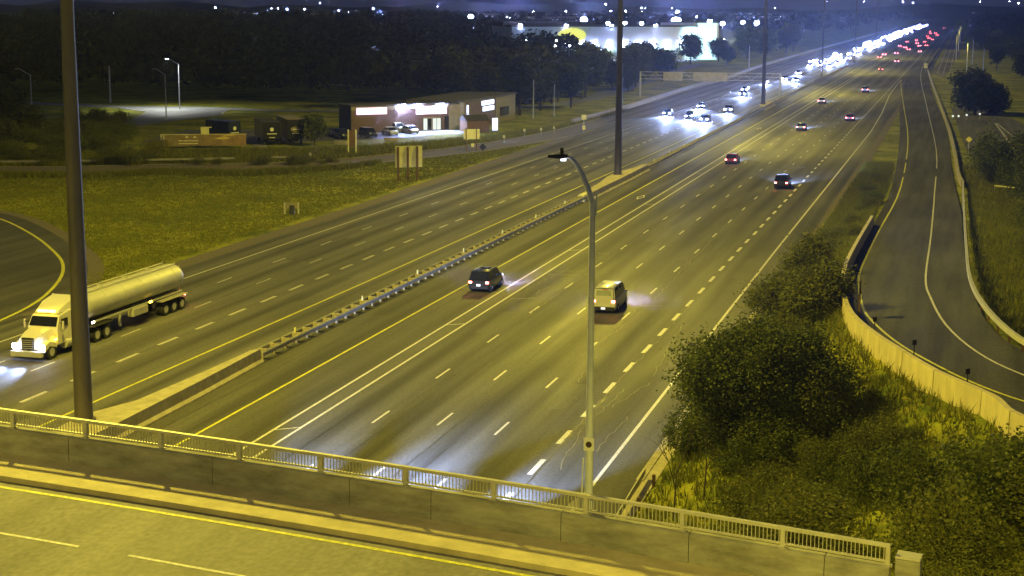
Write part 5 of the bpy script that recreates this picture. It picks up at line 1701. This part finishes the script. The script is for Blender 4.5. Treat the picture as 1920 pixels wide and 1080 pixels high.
for k in range(10):
    cx = 18 + 7.2 * k + .4
    fx = WB_((cx, -.5, 7.4), (.9, .8, .5), "wall_lamp", M['led_mid'])
    spot("lamp_light", (cx, -1.1, 7.2), (0, .35, -1), 6500, (.45, .80, 1.0), R(140), .7, wh, .3)
for k in range(4):
    WB_((4 + 22 * k, -.4, 15.9), (1.4, .6, .6), "roof_lamp", M['led_mid'])
# dim floodlight grazing the upper wall
for k in range(4):
    spot("flood_light", (10 + 24 * k, -28, 11), (0, 1, .0), 3600, (.45, .70, 1.0), R(120), .8, wh, .4)
osn = MB().tube((0, 0, 0), (0, -.5, 0), 1, n=40); 
o = osn.obj("oval_sign", M['ellipse'], wh); o.location = (28.5, -1.0, 11.3); o.scale = (6.6, 1, 3.3)
blk = empty("warehouse_block", (-121.5, 768, 0), math.atan2(78, 0.2)); tag(blk, "brightly lit white end block of the warehouse", "building")
for k in range(3):
    MB().box((6.5 + 13 * k, 8, 8.6), (12.9, 16, 17.2)).obj("wall_panel", M['wallwhite'], blk)
MB().box((19.5, 8, 17.4), (39.6, 16.4, .5)).obj("roof", M['roof'], blk)
MB().box((10, -.1, 1.4), (8, .2, 1.2)).obj("window_band", M['pane'], blk)
end = empty("lit_warehouse_wing", (-124.6, 770, 0), 0); tag(end, "blazing white square wall at the right end of the warehouse", "building")
MB().box((7.0, 3, 8.5), (13, 6, 17)).obj("wall", M['wallwhite'], end); MB().box((7.0, 3, 17.2), (13.4, 6.4, .4)).obj("roof", M['roof'], end)
for dx in (-.4, 13):
    pass
spot("flood_light", (7, -20, 6), (0, 1, .12), 52000, (.48, .85, 1.0), R(95), .7, end, .4)
MB().tube((7, -20, 0), (7, -20, 5.8), .12, n=6).obj("flood_pole", M['pole'], end)
g = MB().prism([(-150, 706), (-118, 738), (-118, 762), (-160, 738)], -.05, .0).obj("warehouse_yard", M['conc']); tag(g, "bright concrete truck yard in front of the warehouse docks", "yard", kind='structure')
for x, y, lab in ((-141.5, 745.0, "white box truck parked left at the warehouse docks"), (-136.0, 750.5, "white box truck parked right at the warehouse docks")):
    g = empty("delivery_truck", (x, y, 0), R(-58)); tag(g, lab, "truck")
    MB().box((0, 0, 1.9), (2.4, 5.0, 2.4)).obj("cargo_box", PT['white'], g); MB().box((0, 3.4, 1.3), (2.2, 1.7, 1.9), top=(1, .7)).obj("cab", PT['white'], g); MB().box((0, 3.9, 1.75), (2.0, .9, .6)).obj("windshield", M['glass'], g)
    for s in (-1, 1):
        for yy_ in (-1.5, 3.3): link("wheel", WT, None, g, (s * 1.0, yy_, .51))
# extra distant commercial buildings
fb_ = [(-560, 2300, 90, 9), (-700, 2500, 60, 8), (-520, 2050, 50, 7), (-250, 2100, 60, 8), (-420, 1800, 70, 8), (-980, 2450, 60, 7), (-330, 2650, 110, 10)]
for k, (x, y, w_, h_) in enumerate(fb_):
    g = empty("distant_building", (x, y, 0), R(15 + 7 * k)); tag(g, "faint pale commercial building far off among the skyline lights", "building", "distant commercial buildings")
    MB().box((0, 10, h_ / 2 + 3), (w_, 20, h_ + 6)).obj("wall", M['conc'], g); MB().box((0, 10, h_ + 6.2), (w_ + 1, 21, .4)).obj("roof", M['roof'], g)
    m = MB()
    for i in range(6): MB().box((-w_ / 2 + w_ * (i + .5) / 6, -.2, h_ * .7 + 4), (w_ / 14, .3, 1.6)).obj("window", M['pane'], g)

# ------------------------------------------------------------------ far lights: yard lamps on poles
def unproj(px, py, z):
    d = fw + r2 * ((px - 960) / F_PX) - u2 * ((py - 540) / F_PX)
    t = (z - CAM_H) / d.z
    return Vector((0, 0, CAM_H)) + d * t
def at_dist(px, py, D):
    d = fw + r2 * ((px - 960) / F_PX) - u2 * ((py - 540) / F_PX)
    t = D / math.hypot(d.x, d.y)
    return Vector((0, 0, CAM_H)) + d * t
def yard_lamp(px, py, D, r, material, label, group=None, power=0):
    p = at_dist(px, py, D)
    z0 = 0
    g = empty("yard_lamp", (p.x, p.y, z0)); tag(g, label, "lamp", group)
    hh = max(p.z, .5)
    if hh > 30: # lamp on the hillside: the pole stands on the slope below it
        g.location.z = hh - 12; hh = 12
    MB().tube((0, 0, -2 if g.location.z > 0 else 0), (0, 0, hh), .22, .14, 6).obj("pole", M['mast'], g)
    MB().ball((0, 0, hh), r, 10, 6, (1, 1, .8)).obj("lamp_globe", material, g)
    return g
big = [(495, 32, 2400, 2.6, "bright floodlight left of centre on the dark skyline"), (715, 28, 2600, 2.2, "lone bright floodlight above the dark wood between the shop and the sky"),
       (883, 32, 2200, 2.8, "very bright floodlight left of the warehouse roof"), (952, 35, 1900, 2.2, "bright floodlight just left of the warehouse's left end"), (978, 36, 1800, 1.6, "small bright floodlight over the warehouse's left corner"),
       (1095, 37, 1100, 1.7, "very bright floodlight standing above the middle of the warehouse roof"), (1268, 40, 1500, 3.2, "brightest cluster floodlight above the warehouse's right part"), (1252, 44, 1300, 1.6, "floodlight just left of the brightest cluster"),
       (1140, 44, 1000, .8, "small lamp right of the floodlight above the warehouse roof"), (1172, 43, 1000, .8, "lamp above the warehouse roof left of the mast line"), (1203, 44, 1000, .8, "lamp above the warehouse roof, third from its right end"), (1330, 42, 1200, 1.4, "floodlight above the right end block of the warehouse"),
       (1355, 44, 1250, 1.1, "lamp just right of the warehouse"), (1393, 42, 1300, 1.1, "lamp second right of the warehouse"), (1419, 43, 1300, 1.2, "lamp third right of the warehouse beside the far mast"), (1270, 23, 2600, 1.6, "higher lamp right above the brightest cluster")]
for px, py, D, r_, lab in big:
    yard_lamp(px, py, D, r_ * 1.35, M['led_hot'], lab)
small = [(213, 25), (216, 58), (600, 6), (509, 16), (521, 16), (538, 17), (571, 17), (575, 27), (548, 31), (635, 20), (637, 30), (653, 24), (658, 25), (746, 32), (788, 34), (820, 41), (836, 41), (754, 51), (1000, 21), (1061, 21),
         (1136, 8), (1145, 21), (1173, 21), (1203, 15), (1210, 15), (1203, 22), (1180, 33), (1188, 34), (1220, 32), (1240, 33), (1246, 30), (1292, 31), (1306, 31), (1310, 30), (1385, 32), (1356, 33), (1348, 34), (1418, 30), (1388, 53), (1410, 54), (1453, 15), (1443, 27), (1463, 31), (1527, 31), (1550, 3), (1620, 3), (1693, 3), (1712, 5), (1838, 3), (1893, 2), (1910, 6), (1500, 40), (1040, 36), (1068, 36), (1047, 36), (1155, 37), (1260, 15), (1320, 44), (1366, 40), (404, 14), (700, 16), (820, 12)]
for px, py in small:
    D = 3000 if py < 36 else max(1100, (CAM_H - 9) * F_PX / max(py - 18, 8))
    if py < 18: D = 4200
    yard_lamp(px, py, D, random.choice((.35, .45, .6, .9)) * D / 3000 + .12, M['led_mid'], "one of the small far lamps sprinkled along the skyline", "small skyline lamps")
mid = [(650, 84, 640), (722, 87, 620), (884, 93, 600), (895, 90, 620), (910, 118, 500), (987, 76, 640), (1009, 86, 600), (1043, 76, 640), (1041, 86, 600), (1068, 86, 540), (1094, 76, 620), (1358, 74, 840), (935, 86, 640)]
for px, py, D in mid:
    yard_lamp(px, py, D, .28, M['led'], "small pale lamp glinting among the dark trees left of the warehouse", "lamps among the trees")
# glowing canopy at the far left
p = at_dist(436, 33, 2300)
g = empty("lit_canopy", (p.x, p.y, 0)); tag(g, "wide glowing white canopy roof far off at the upper left", "canopy")
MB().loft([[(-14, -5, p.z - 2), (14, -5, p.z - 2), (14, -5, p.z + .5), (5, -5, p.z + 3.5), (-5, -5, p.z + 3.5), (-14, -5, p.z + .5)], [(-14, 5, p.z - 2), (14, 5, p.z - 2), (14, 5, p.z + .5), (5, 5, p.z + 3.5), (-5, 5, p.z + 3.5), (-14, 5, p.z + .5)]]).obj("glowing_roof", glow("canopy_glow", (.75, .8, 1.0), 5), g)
for sx in (-12, 12): MB().tube((sx, 0, 0), (sx, 0, p.z - 2), .4, n=6).obj("column", M['steel'], g)
# car-park glows and frontage lamps to the right
for k, (x, y) in enumerate(((-2.5, 800), (-2.0, 1000), (-1.5, 1250), (2, 620))):
    g = empty("street_lamp", (x, y, 0)); tag(g, "sodium street lamp along the far frontage road", "street lamp", "frontage road lamps")
    MB().tube((0, 0, 0), (0, 0, 12), .16, .1, 8).obj("pole", M['pole'], g)
    MB().box((-.8, 0, 12), (1.8, .4, .15)).obj("lamp_head", M['dark'], g)
    spot("lamp_light", (-1.2, 0, 11.8), (0, 0, -1), 3000, SODIUM, R(140), .5, g)
# point light above the shop forecourt, without a lamp body
point("shop_glow", (-99, 296, 3.4), 500, (.8, .85, 1.0))
# ------------------------------------------------------------------ haze volume added for lamp halos and lifted blacks
hz, hn, hl, hb = nt("haze")
hn.clear()
ho = hn.new("ShaderNodeOutputMaterial")
pv = hn.new("ShaderNodeVolumePrincipled")
pv.inputs["Color"].default_value = (0.58, 0.67, 1.0, 1)
pv.inputs["Density"].default_value = 0.000085
pv.inputs["Anisotropy"].default_value = 0.75
hl.new(pv.outputs[0], ho.inputs["Volume"])
hzo = MB().box((-1500, 3500, 29.5), (11000, 9400, 62)).obj("haze", hz)
tag(hzo, "thin haze added over the whole highway for lamp halos and lifted blacks", "haze", kind='stuff')
